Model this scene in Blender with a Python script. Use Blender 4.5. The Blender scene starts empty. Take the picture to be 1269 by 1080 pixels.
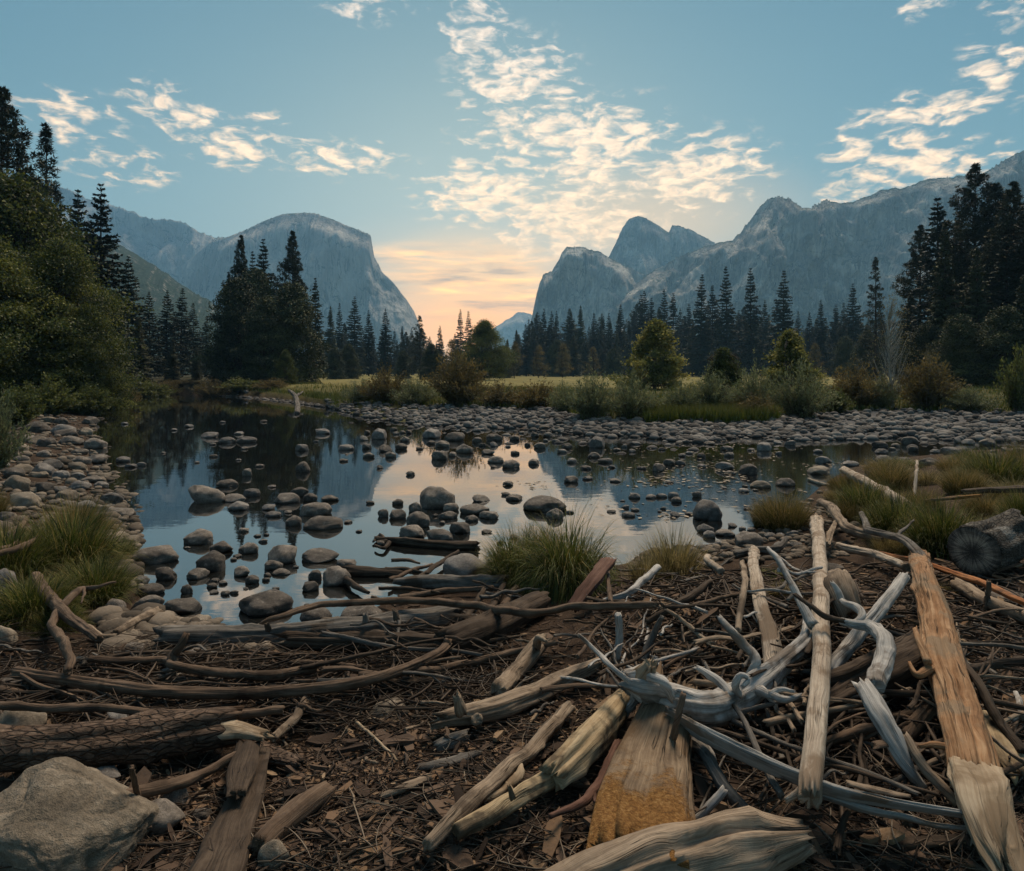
import bpy, math, random
import numpy as np
from mathutils import Vector, Matrix
SC = bpy.context.scene
COL = SC.collection
R = math.radians
F, CX, HZ, H = 830.0, 634.5, 462.0, 2.2      # focal length and horizon in photo pixels, eye height above the water

# ------------------------------------------------------------------ noise
def _hash(ix, iy, iz, seed):
    h = (ix * 374761393 + iy * 668265263 + iz * 2147483647 + seed * 974634541) & 0xFFFFFFFF
    h = ((h ^ (h >> 13)) * 1274126177) & 0xFFFFFFFF
    h = ((h ^ (h >> 16)) * 2246822519) & 0xFFFFFFFF
    return ((h ^ (h >> 15)) & 0xFFFFFF) / float(0xFFFFFF) * 2 - 1
def vnoise(P, seed=0):
    P = np.asarray(P, float)
    i = np.floor(P).astype(np.int64); f = P - i
    f = f * f * f * (f * (f * 6 - 15) + 10)
    x, y, z = i[:, 0], i[:, 1], i[:, 2]
    r = 0
    for dx in (0, 1):
        wx = f[:, 0] if dx else 1 - f[:, 0]
        for dy in (0, 1):
            wy = f[:, 1] if dy else 1 - f[:, 1]
            for dz in (0, 1):
                wz = f[:, 2] if dz else 1 - f[:, 2]
                r = r + wx * wy * wz * _hash(x + dx, y + dy, z + dz, seed)
    return r
def fbm(P, octv=4, seed=0, gain=0.5):
    P = np.asarray(P, float); a = 1; r = 0
    for o in range(octv):
        r = r + a * vnoise(P * 2.03 ** o + 17.3 * o, seed + o); a *= gain
    return r
def sstep(a, b, x):
    t = np.clip((x - a) / (b - a), 0, 1); return t * t * (3 - 2 * t)

# ------------------------------------------------------------------ meshes
def mk(name, V, Fs, mats=(), uv=None, tint=None, midx=None, smooth=True):
    """one mesh from vertices and a list of (m,k) face arrays; uv per vertex, tint per vertex"""
    me = bpy.data.meshes.new(name)
    V = np.asarray(V, np.float32)
    Fs = [np.asarray(f, np.int32) for f in Fs if len(f)]
    me.vertices.add(len(V)); me.vertices.foreach_set('co', V.ravel())
    loops = np.concatenate([f.ravel() for f in Fs])
    tot = np.concatenate([np.full(len(f), f.shape[1], np.int32) for f in Fs])
    st = np.concatenate([[0], np.cumsum(tot)[:-1]]).astype(np.int32)
    me.loops.add(len(loops)); me.loops.foreach_set('vertex_index', loops)
    me.polygons.add(len(tot)); me.polygons.foreach_set('loop_start', st)
    me.polygons.foreach_set('loop_total', tot)
    me.polygons.foreach_set('use_smooth', np.full(len(tot), smooth, bool))
    for m in mats: me.materials.append(m)
    if midx is not None: me.polygons.foreach_set('material_index', np.asarray(midx, np.int32))
    if uv is not None:
        l = me.uv_layers.new(name='UVMap')
        l.data.foreach_set('uv', np.asarray(uv, np.float32)[loops].ravel())
    if tint is not None:
        a = me.attributes.new('tint', 'FLOAT', 'POINT')
        a.data.foreach_set('value', np.asarray(tint, np.float32))
    me.update(calc_edges=True)
    return me
def link(name, me, parent=None, loc=None, rot=None, scale=None):
    o = bpy.data.objects.new(name, me); COL.objects.link(o)
    if parent is not None: o.parent = parent
    if loc is not None: o.location = loc
    if rot is not None: o.rotation_euler = rot
    if scale is not None: o.scale = (scale,) * 3 if np.isscalar(scale) else scale
    return o
def tag(o, label, cat, group=None, kind=None):
    o['label'] = label; o['category'] = cat
    if group: o['group'] = group
    if kind: o['kind'] = kind
    return o
def empty(name, loc, rotz=0, scale=None):
    o = bpy.data.objects.new(name, None); COL.objects.link(o)
    o.location = loc; o.rotation_euler = (0, 0, rotz)
    if scale is not None: o.scale = (scale,) * 3 if np.isscalar(scale) else scale
    return o
class Acc:
    """collects pieces of one mesh"""
    def __init__(s): s.V = []; s.F = {}; s.U = []; s.T = []; s.n = 0
    def add(s, V, Fs, uv=None, tint=0.5):
        V = np.asarray(V, float)
        s.V.append(V)
        for f in Fs:
            if len(f) == 0: continue
            f = np.asarray(f, np.int64); s.F.setdefault(f.shape[1], []).append(f + s.n)
        s.U.append(np.zeros((len(V), 2)) if uv is None else np.asarray(uv, float))
        s.T.append(np.full(len(V), tint) if np.isscalar(tint) else np.asarray(tint, float))
        s.n += len(V)
    def mesh(s, name, mats, smooth=True):
        return mk(name, np.concatenate(s.V), [np.concatenate(f) for f in s.F.values()], mats,
                  np.concatenate(s.U), np.concatenate(s.T), smooth=smooth)

# ------------------------------------------------------------------ ground
def at(px, py, Y):
    return np.array([(px - CX) / F * Y, Y, H + (HZ - py) / F * Y])
def flat(px, py, z=0.0):
    Y = (H - z) * F / (py - HZ)
    return ((px - CX) / F * Y, Y)
NEAR_PX = [(-500, 489), (60, 489), (140, 491), (128, 505), (112, 520), (112, 535), (108, 555), (118, 585), (138, 615), (152, 650), (164, 690),
           (170, 735), (192, 772), (290, 780), (380, 777), (440, 764), (490, 742), (560, 712), (640, 697), (700, 690), (735, 702), (775, 700), (800, 684),
           (850, 678), (905, 672), (950, 650), (1000, 618), (1026, 596), (1060, 578), (1130, 566), (1200, 560), (1280, 556), (1800, 556)]
FAR_PX = [(1800, 545), (1269, 546), (1180, 545), (1100, 541), (1040, 545), (980, 546), (930, 541), (850, 548), (790, 541), (720, 540), (660, 532), (600, 531),
          (540, 528), (500, 524), (450, 516), (400, 504), (365, 498), (330, 494), (270, 490.5), (210, 487), (60, 487), (-500, 487)]
VEG_PX = [(1800, 509), (1269, 511), (1100, 509), (1000, 511), (960, 520), (900, 520.5), (800, 520), (720, 518.5), (690, 506), (600, 505), (520, 502), (440, 500), (400, 497),
          (350, 492), (300, 487), (200, 484.5), (60, 484.5), (-500, 484.5)]
NEARL = np.array([flat(*p) for p in NEAR_PX]); FARL = np.array([flat(*p) for p in FAR_PX]); VEGL = np.array([flat(p[0], p[1], 0.4) for p in VEG_PX])
WPOLY = np.concatenate([NEARL, FARL]); BPOLY = np.concatenate([FARL, VEGL[::-1]])
def dline(X, Y, L):
    d = np.full(X.shape, 1e9)
    for a, b in zip(L[:-1], L[1:]):
        e = b - a; t = np.clip(((X - a[0]) * e[0] + (Y - a[1]) * e[1]) / (e @ e + 1e-9), 0, 1)
        d = np.minimum(d, np.hypot(X - a[0] - t * e[0], Y - a[1] - t * e[1]))
    return d
def inpoly(X, Y, P):
    r = np.zeros(X.shape, bool)
    Q = np.roll(P, -1, 0)
    for a, b in zip(P, Q):
        if a[1] == b[1]: continue
        c = ((a[1] > Y) != (b[1] > Y)) & (X < (b[0] - a[0]) * (Y - a[1]) / (b[1] - a[1]) + a[0])
        r ^= c
    return r
def ground_zones(X, Y):
    X = np.asarray(X, float); Y = np.asarray(Y, float)
    dN, dF, dV = dline(X, Y, NEARL), dline(X, Y, FARL), dline(X, Y, VEGL)
    w = inpoly(X, Y, WPOLY); b = inpoly(X, Y, BPOLY) & ~w
    far = (~w) & (~b) & (dV < dN)
    P = np.stack([X, Y, X * 0], 1)
    cap = 0.46 + 0.9 * sstep(14, 30, Y) * sstep(-4, -8, X)
    zn = np.minimum(cap, 0.13 * dN) + 0.05 * fbm(P * 0.9, 3, 5) * sstep(0, 1.5, dN)
    zn = zn + 0.02 * fbm(P * 5, 3, 9) * sstep(12, 6, Y) * sstep(0, .5, dN)
    zn = zn + 0.20 * np.exp(-((X - 1.9) / 1.3) ** 2 - ((Y - 4.6) / 1.1) ** 2)           # the heaped driftwood bed
    zn = np.where(X > 3.2, zn + 0.1 * sstep(3.2, 5, X) * sstep(5, 7, Y) * sstep(0, 2, dN), zn)
    zb = 0.4 * dF / (dF + dV + 1e-6) + 0.05 * fbm(P * 0.6, 2, 7) * sstep(0, 3, np.minimum(dF, 3))
    zf = 0.4 + 0.6 * sstep(0, 5, dV) + 0.08 * fbm(P * 0.25, 2, 3) * sstep(0, 4, dV) * sstep(200, 60, Y)
    dm = np.minimum(dN, dF)
    zw = -np.minimum(0.45, 0.13 * dm)
    z = np.where(w, zw, np.where(b, zb, np.where(far, zf, zn)))
    return z, w, b, far
def gz(x, y):
    return float(ground_zones(np.array([x]), np.array([y]))[0][0])
def hit(px, py, lift=0.0, water=True):
    """the point where the sight line through photo pixel (px,py) meets the ground (or water) raised by lift"""
    Ys = np.concatenate([np.linspace(0.8, 12, 420), np.linspace(12.1, 90, 500)])
    X = (px - CX) / F * Ys; Z = H + (HZ - py) / F * Ys
    g = ground_zones(X, Ys)[0]
    if water: g = np.maximum(g, 0)
    d = Z - g - lift
    k = np.nonzero(d <= 0)[0]
    if len(k) == 0: return np.array([X[-1], Ys[-1], g[-1] + lift])
    k = k[0]
    if k == 0: Y = Ys[0]
    else:
        t = d[k - 1] / (d[k - 1] - d[k]); Y = Ys[k - 1] + t * (Ys[k] - Ys[k - 1])
    return at(px, py, Y)

# ------------------------------------------------------------------ node helpers
class NT:
    def __init__(s, nt): s.nt = nt; s.nt.nodes.clear()
    def n(s, t, ins=None, **kw):
        d = s.nt.nodes.new(t)
        for k, v in kw.items(): setattr(d, k, v)
        for k, v in (ins or {}).items(): s.put(d.inputs[k], v)
        return d
    def put(s, sock, v):
        if isinstance(v, bpy.types.NodeSocket): s.nt.links.new(v, sock)
        elif isinstance(v, bpy.types.Node): s.nt.links.new(v.outputs[0], sock)
        else: sock.default_value = v
    def m(s, op, *a, clamp=False):
        d = s.nt.nodes.new('ShaderNodeMath'); d.operation = op; d.use_clamp = clamp
        for i, v in enumerate(a): s.put(d.inputs[i], v)
        return d.outputs[0]
    def v(s, op, *a):
        d = s.nt.nodes.new('ShaderNodeVectorMath'); d.operation = op
        for i, v in enumerate(a): s.put(d.inputs[i], v)
        return d.outputs['Value'] if op in ('DOT_PRODUCT', 'LENGTH', 'DISTANCE') else d.outputs[0]
    def mixc(s, fac, a, b, mode='MIX'):
        d = s.nt.nodes.new('ShaderNodeMix'); d.data_type = 'RGBA'; d.blend_type = mode
        s.put(d.inputs['Factor'], fac); s.put(d.inputs[6], c4(a)); s.put(d.inputs[7], c4(b))
        return d.outputs[2]
    def mr(s, x, a, b, c=0.0, d=1.0, smooth=False):
        k = s.nt.nodes.new('ShaderNodeMapRange'); k.interpolation_type = 'SMOOTHSTEP' if smooth else 'LINEAR'
        for i, v in enumerate((x, a, b, c, d)): s.put(k.inputs[i], v)
        return k.outputs[0]
    def noise(s, vec, scale, detail=4, rough=0.55, dist=0.0):
        d = s.n('ShaderNodeTexNoise', {'Scale': scale, 'Detail': detail, 'Roughness': rough, 'Distortion': dist})
        if vec is not None: s.put(d.inputs['Vector'], vec)
        return d.outputs[0]
    def ramp(s, x, stops):
        d = s.nt.nodes.new('ShaderNodeValToRGB'); e = d.color_ramp.elements
        while len(e) < len(stops): e.new(0.5)
        for k, (p, c) in zip(e, stops): k.position = p; k.color = c4(c)
        s.put(d.inputs[0], x); return d.outputs[0]
def c4(c):
    if isinstance(c, (tuple, list)) and len(c) == 3: return (*c, 1.0)
    return c
def newmat(name):
    m = bpy.data.materials.new(name); m.use_nodes = True
    return m, NT(m.node_tree)
def surf(t, col, rough=0.8, bump=None, strength=0.3, dist=0.02, spec=0.3):
    b = t.n('ShaderNodeBsdfPrincipled', {'Base Color': c4(col), 'Roughness': rough, 'Specular IOR Level': spec})
    if bump is not None:
        k = t.n('ShaderNodeBump', {'Height': bump, 'Strength': strength, 'Distance': dist}); t.put(b.inputs['Normal'], k.outputs[0])
    o = t.n('ShaderNodeOutputMaterial'); t.put(o.inputs['Surface'], b.outputs[0])
    return b
SKY_GAIN, SUN_E, WATER_K, HAZE_D = 0.15, 3.2, 1.12, 2.05e-4
# ================================================================== camera, light, sky
cam = bpy.data.cameras.new('camera'); camo = bpy.data.objects.new('camera', cam); COL.objects.link(camo)
cam.sensor_fit = 'HORIZONTAL'; cam.sensor_width = 36; cam.lens = F / 1269 * 36
cam.shift_y = -(540 - HZ) / 1269; cam.clip_start = 0.05; cam.clip_end = 40000
camo.location = (0, 0, H); camo.rotation_euler = (R(90), 0, 0)
SC.camera = camo
SC.view_settings.view_transform = 'Standard'; SC.view_settings.look = 'None'
SC.view_settings.exposure = 0.58; SC.view_settings.gamma = 1
SC.render.engine = 'CYCLES'
cy = SC.cycles
cy.max_bounces = 6; cy.diffuse_bounces = 2; cy.glossy_bounces = 3; cy.transmission_bounces = 2; cy.transparent_max_bounces = 6
cy.volume_bounces = 1; cy.caustics_reflective = False; cy.caustics_refractive = False
cy.use_denoising = True; cy.use_adaptive_sampling = True; cy.adaptive_threshold = 0.02
SUN_AZ, SUN_EL = R(-3), R(7)

def azel(px, py):
    a = math.atan((px - CX) / F); return a, math.atan((HZ - py) / F * math.cos(a))
W = bpy.data.worlds.new('World'); SC.world = W; W.use_nodes = True
t = NT(W.node_tree)
tc = t.n('ShaderNodeTexCoord').outputs['Generated']
d = t.v('NORMALIZE', tc)
sx = t.n('ShaderNodeSeparateXYZ', {0: d})
az = t.m('ARCTAN2', sx.outputs[0], sx.outputs[1]); el = t.m('ARCSINE', sx.outputs[2])
ae = t.n('ShaderNodeCombineXYZ', {0: az, 1: el}).outputs[0]
def blobs(lst):
    tot = None
    for (px, py, w, h, k) in lst:
        a, e = azel(px, py); ia, ie = F / w, F / h
        v = t.n('ShaderNodeVectorMath', operation='MULTIPLY_ADD'); t.put(v.inputs[0], ae)
        v.inputs[1].default_value = (ia, ie, 0); v.inputs[2].default_value = (-a * ia, -e * ie, 0)
        r = t.mr(t.v('LENGTH', v.outputs[0]), 0.0, 1.0, k, 0.0, True)
        tot = r if tot is None else t.m('MAXIMUM', tot, r)
    return tot
sky = t.n('ShaderNodeTexSky', sky_type='NISHITA')
sky.sun_disc = False; sky.sun_elevation = SUN_EL; sky.sun_rotation = SUN_AZ; sky.air_density = 1.0; sky.dust_density = 1.6; sky.ozone_density = 1.6; sky.altitude = 1200
base = t.mixc(1.0, sky.outputs[0], (0.60, 0.95, 1.0), 'MULTIPLY')
base = t.v('SCALE', base); t.nt.nodes[-1].inputs['Scale'].default_value = SKY_GAIN
base = t.v('DIVIDE', base, t.v('ADD', (1, 1, 1), t.v('MULTIPLY', base, (1.35, 1.35, 1.45))))
# the sunrise glow low in the gap of the valley
glow = blobs([(600, 400, 330, 150, 0.62), (590, 365, 200, 105, 1.0), (800, 285, 260, 100, 0.35)])
base = t.mixc(t.m('MULTIPLY', glow, 0.75), base, (1.9, 0.98, 0.27))
base = t.mixc(blobs([(585, 408, 190, 62, .8)]), base, (2.0, 0.80, 0.17))
# altocumulus: banks of broken cloud, each bank where the morning has put it
mask = blobs([(585, 35, 75, 55, .8), (640, 100, 115, 75, 1.0), (740, 190, 150, 95, 1.1), (860, 215, 135, 70, 1.0), (600, 240, 130, 60, 1.15), (700, 275, 170, 80, 1.1), (660, 160, 140, 75, .95),
              (85, 145, 75, 42, .88), (190, 118, 60, 32, .75), (240, 152, 70, 30, .85), (292, 182, 90, 38, 1.0), (400, 195, 75, 34, 1.0), (460, 198, 65, 30, 1.0), (150, 205, 85, 34, .78), (332, 145, 36, 16, .75),
              (1232, 75, 48, 36, .85), (1145, 138, 120, 30, .95), (1130, 172, 52, 24, .85), (1150, 208, 130, 40, .85), (1060, 240, 60, 30, .9), (1050, 185, 40, 26, .8),
              (450, 5, 80, 30, .65), (1140, 10, 40, 18, .7), (1250, 12, 50, 28, .6), (590, 10, 40, 25, .8)])
low = blobs([(590, 352, 170, 62, 1.0), (640, 375, 160, 40, .8), (520, 322, 110, 28, .7)])
cv = t.v('MULTIPLY', ae, (33.0, 80.0, 1.0))
w1 = t.n('ShaderNodeTexNoise', {'Vector': cv, 'Scale': 0.5, 'Detail': 2.0})
cv2 = t.v('ADD', cv, t.v('SCALE', t.v('SUBTRACT', w1.outputs[1], (.5, .5, .5))))
for nd in t.nt.nodes:
    if nd.type == 'VECT_MATH' and nd.operation == 'SCALE' and nd.inputs['Scale'].default_value == 1.0: nd.inputs['Scale'].default_value = 1.6
nz = t.noise(cv2, 1.0, 6.0, 0.56)
big = t.noise(cv, 0.20, 2.0, 0.5)
dens = t.m('ADD', t.m('ADD', t.m('MULTIPLY', nz, 1.9), t.m('MULTIPLY', big, 0.5)), t.m('MULTIPLY', mask, 0.42))
dens = t.mr(dens, 1.30, 1.80, 0.0, 1.0, True)
dens = t.m('MULTIPLY', dens, t.mr(mask, 0.02, 0.35, 0.0, 1.0))
back = t.mr(sx.outputs[1], 0.1, -0.3, 0.0, 1.0)          # behind the viewer: scattered cloud too
bd = t.m('MULTIPLY', t.mr(t.m('ADD', nz, t.m('MULTIPLY', big, 0.6)), 0.85, 1.1, 0.0, 0.7, True), back)
dens = t.m('MAXIMUM', dens, bd)
warm = t.mr(el, 0.20, 0.48, 0.0, 1.0)
ccol = t.mixc(warm, (1.35, 0.92, 0.54), (0.90, 0.73, 0.58))
thick = t.mr(t.noise(cv2, 2.3, 4.0, 0.6), 0.3, 0.62, 0.80, 1.12)
ccol = t.v('MULTIPLY', ccol, t.n('ShaderNodeCombineXYZ', {0: thick, 1: thick, 2: thick}).outputs[0])
col = t.mixc(t.m('MULTIPLY', dens, 0.86), base, t.v('MAXIMUM', ccol, t.v('MULTIPLY', base, (1.12, 1.02, 0.92))))
lv = t.v('MULTIPLY', ae, (9.0, 70.0, 1.0))
ln = t.noise(lv, 1.0, 5.0, 0.6, 0.6)
ld = t.m('MULTIPLY', t.mr(ln, 0.36, 0.62, 0.0, 1.0, True), low)
lcol = t.mixc(t.mr(t.noise(lv, 0.8, 4.0), 0.35, 0.65), (0.50, 0.34, 0.24), (2.8, 1.35, 0.32))
col = t.mixc(t.m('MULTIPLY', ld, 0.95), col, lcol)
bg = t.n('ShaderNodeBackground', {'Color': col, 'Strength': 1.0})
t.put(t.n('ShaderNodeOutputWorld').inputs[0], bg.outputs[0])
W.cycles.sampling_method = 'MANUAL'; W.cycles.sample_map_resolution = 1024

sl = bpy.data.lights.new('sun', 'SUN'); so = bpy.data.objects.new('sun', sl); COL.objects.link(so)
sl.energy = SUN_E; sl.angle = R(28); sl.color = (1.0, 0.81, 0.60)
so.rotation_euler = Vector((math.sin(R(24)) * math.cos(R(58)), math.cos(R(24)) * math.cos(R(58)), math.sin(R(58)))).to_track_quat('Z', 'Y').to_euler()

# ================================================================== ground, water, mountains, haze
m_ground, t = newmat('ground')
pos = t.n('ShaderNodeNewGeometry').outputs['Position']
bar = t.n('ShaderNodeAttribute', attribute_name='bar').outputs['Fac']; mead = t.n('ShaderNodeAttribute', attribute_name='mead').outputs['Fac']
n1 = t.noise(pos, 2.5, 6, 0.65); n2 = t.noise(pos, 22, 5, 0.7); n3 = t.noise(pos, 90, 3, 0.6)
soil = t.ramp(t.m('ADD', t.m('MULTIPLY', n1, .5), t.m('MULTIPLY', n2, .5)), [(0.3, (0.018, 0.012, 0.009)), (0.5, (0.045, 0.030, 0.021)), (0.68, (0.10, 0.068, 0.046))])
grav = t.ramp(n2, [(0.3, (0.035, 0.035, 0.038)), (0.7, (0.15, 0.15, 0.155))])
vo = t.n('ShaderNodeTexNoise', {'Vector': pos, 'Scale': 0.35, 'Detail': 6.0})
grs = t.ramp(vo.outputs[0], [(0.3, (0.095, 0.090, 0.034)), (0.55, (0.17, 0.15, 0.055)), (0.7, (0.25, 0.20, 0.08))])
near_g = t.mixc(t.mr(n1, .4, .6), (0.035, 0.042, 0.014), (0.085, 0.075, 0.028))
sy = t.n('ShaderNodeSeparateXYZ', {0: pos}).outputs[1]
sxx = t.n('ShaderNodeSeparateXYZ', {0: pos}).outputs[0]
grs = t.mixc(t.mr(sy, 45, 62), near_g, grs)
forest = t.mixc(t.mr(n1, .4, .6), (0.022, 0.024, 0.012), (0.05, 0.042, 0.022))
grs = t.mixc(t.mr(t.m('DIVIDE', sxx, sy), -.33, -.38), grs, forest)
colr = t.mixc(mead, t.mixc(bar, soil, grav), grs)
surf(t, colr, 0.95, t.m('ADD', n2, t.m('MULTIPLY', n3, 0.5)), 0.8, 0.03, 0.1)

th = np.concatenate([np.linspace(R(-62), R(62), 620), np.linspace(R(62), R(298), 90)[1:-1]])
rr = 0.3 * (16000 / 0.3) ** (np.arange(430) / 429.0)
T, RR = np.meshgrid(th, rr)
X, Y = (np.sin(T) * RR).ravel(), (np.cos(T) * RR).ravel()
Z, iw, ib, ifar = ground_zones(X, Y)
nth, nr = len(th), len(rr)
idx = np.arange(nth * nr).reshape(nr, nth)
nx = np.roll(idx, -1, 1)
q = np.stack([idx[:-1], nx[:-1], nx[1:], idx[1:]], -1).reshape(-1, 4)
V = np.stack([X, Y, Z], 1); V = np.concatenate([V, [[0, 0, gz(0, 0)]]])
fan = np.stack([idx[0], np.full(nth, len(V) - 1), nx[0]], -1)
me = mk('ground', V, [q[:, ::-1], fan[:, ::-1]], [m_ground])
for nm, val in (('bar', ib.astype(float)), ('mead', (ifar | ((dline(X, Y, NEARL) > 2.0) & (X < -4) & (Y > 14) & ~iw)).astype(float))):
    a = me.attributes.new(nm, 'FLOAT', 'POINT'); a.data.foreach_set('value', np.append(val, 0).astype(np.float32))
o = link('ground', me); o['kind'] = 'structure'; o['label'] = 'dark soil of the near bank with the gravel bar and pale meadow beyond'; o['category'] = 'ground'

m_water, t = newmat('water')
pos = t.n('ShaderNodeNewGeometry').outputs['Position']
rip = t.noise(t.v('MULTIPLY', pos, (1.0, 2.2, 1.0)), 1.6, 3, 0.5)
riff = t.noise(t.v('MULTIPLY', pos, (1.0, 1.8, 1.0)), 4.5, 3, 0.55)
sp = t.n('ShaderNodeSeparateXYZ', {0: pos})
rmask = t.m('MULTIPLY', t.mr(sp.outputs[0], 0.6, 3.5, 0.0, 1.0, True), t.mr(t.noise(pos, 0.25, 2), 0.40, 0.58, 0.0, 1.0))
hgt = t.m('ADD', t.m('MULTIPLY', rip, 0.5), t.m('MULTIPLY', riff, t.m('ADD', 0.06, t.m('MULTIPLY', rmask, 0.9))))
bp = t.n('ShaderNodeBump', {'Height': hgt, 'Strength': 0.10, 'Distance': 0.02})
fr = t.n('ShaderNodeFresnel', {'IOR': 2.7, 'Normal': bp.outputs[0]})
bedc = t.ramp(t.noise(pos, 1.7, 5, 0.6), [(0.35, (0.003, 0.004, 0.005)), (0.65, (0.012, 0.012, 0.010))])
df = t.n('ShaderNodeBsdfDiffuse', {'Color': bedc})
gl = t.n('ShaderNodeBsdfGlossy', {'Color': (0.97, 0.98, 1.0, 1), 'Roughness': 0.02, 'Normal': bp.outputs[0]})
mx = t.n('ShaderNodeMixShader', {0: t.m('MINIMUM', t.m('MULTIPLY', fr.outputs[0], WATER_K), 1.0), 1: df.outputs[0], 2: gl.outputs[0]})
t.put(t.n('ShaderNodeOutputMaterial').inputs[0], mx.outputs[0])
wp = WPOLY.copy()
# the sheet: the river's outline pushed 1 m under the banks on each side
xs = np.linspace(-160, 120, 200); ys = np.concatenate([np.linspace(3.5, 40, 240), np.linspace(40.5, 100, 80)])
GX, GY = np.meshgrid(xs, ys); gx, gy = GX.ravel(), GY.ravel()
keep = inpoly(gx, gy, WPOLY) | (np.minimum(dline(gx, gy, NEARL), dline(gx, gy, FARL)) < 1.6)
ii = np.arange(len(gx)).reshape(GX.shape)
qs = np.stack([ii[:-1, :-1], ii[:-1, 1:], ii[1:, 1:], ii[1:, :-1]], -1).reshape(-1, 4)
qs = qs[keep[qs].any(1)]
used, inv = np.unique(qs, return_inverse=True)
me = mk('water', np.stack([gx[used], gy[used], gx[used] * 0], 1), [inv.reshape(-1, 4)], [m_water])
o = link('water', me); o['kind'] = 'structure'; o['label'] = 'still dark river mirroring cliffs and sunrise sky'; o['category'] = 'water'

def rock_mat(name, pale, mid, dark, veg, vegamt, scale):
    m, t = newmat(name)
    g = t.n('ShaderNodeNewGeometry'); pos = g.outputs['Position']
    st = t.v('MULTIPLY', pos, (1.0, 1.0, 0.085))
    a = t.noise(st, 0.035 / scale, 7, 0.62, 0.5); b = t.noise(st, 0.16 / scale, 6, 0.65); c = t.noise(pos, 0.011 / scale, 5, 0.6)
    k = t.m('ADD', t.m('ADD', t.m('MULTIPLY', a, .30), t.m('MULTIPLY', b, .25)), t.m('MULTIPLY', c, .45))
    colr = t.ramp(k, [(0.36, dark), (0.49, mid), (0.60, pale)])
    for sc_, wd_, am_ in ((0.022, .024, .9), (0.065, .028, .8)):
        e = t.noise(t.v('ADD', st, (37.0 * sc_, 11.0, 5.0)), sc_ / scale, 4, .55, .8)
        ln_ = t.m('SUBTRACT', 1.0, t.mr(t.m('ABSOLUTE', t.m('SUBTRACT', e, .5)), 0., wd_, 0., 1., True))
        ln_ = t.m('MULTIPLY', ln_, t.mr(t.noise(pos, .02 / scale, 3), .42, .6, 0., am_))
        colr = t.mixc(ln_, colr, tuple(x * .35 for x in dark))
    led = t.noise(t.v('MULTIPLY', t.v('ADD', pos, t.v('MULTIPLY', t.n('ShaderNodeCombineXYZ', {2: t.n('ShaderNodeSeparateXYZ', {0: pos}).outputs[0]}).outputs[0], (0, 0, .55))), (.5, .5, 1.1)), 0.02 / scale, 6, .7, 1.2)
    colr = t.mixc(t.mr(led, .57, .66, 0., .8), colr, veg)
    nz = t.n('ShaderNodeSeparateXYZ', {0: g.outputs['Normal']}).outputs[2]
    vn = t.noise(pos, 0.05 / scale, 6, 0.7)
    vm = t.m('ADD', nz, t.m('MULTIPLY', t.m('SUBTRACT', vn, 0.5), 1.3))
    at_ = t.n('ShaderNodeAttribute', attribute_name='tint').outputs['Fac']
    vm = t.mr(t.m('ADD', vm, t.m('MULTIPLY', at_, 1.2)), vegamt, vegamt + 0.16)
    speck = t.noise(pos, 0.07 / scale, 5, 0.75)
    vcol = t.mixc(t.mr(speck, .4, .6), veg, tuple(min(1, v * 2.0) for v in veg))
    colr = t.mixc(vm, colr, vcol)
    surf(t, colr, 0.95, t.m('ADD', a, b), 0.8, 9 * scale, 0.1)
    return m
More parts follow.
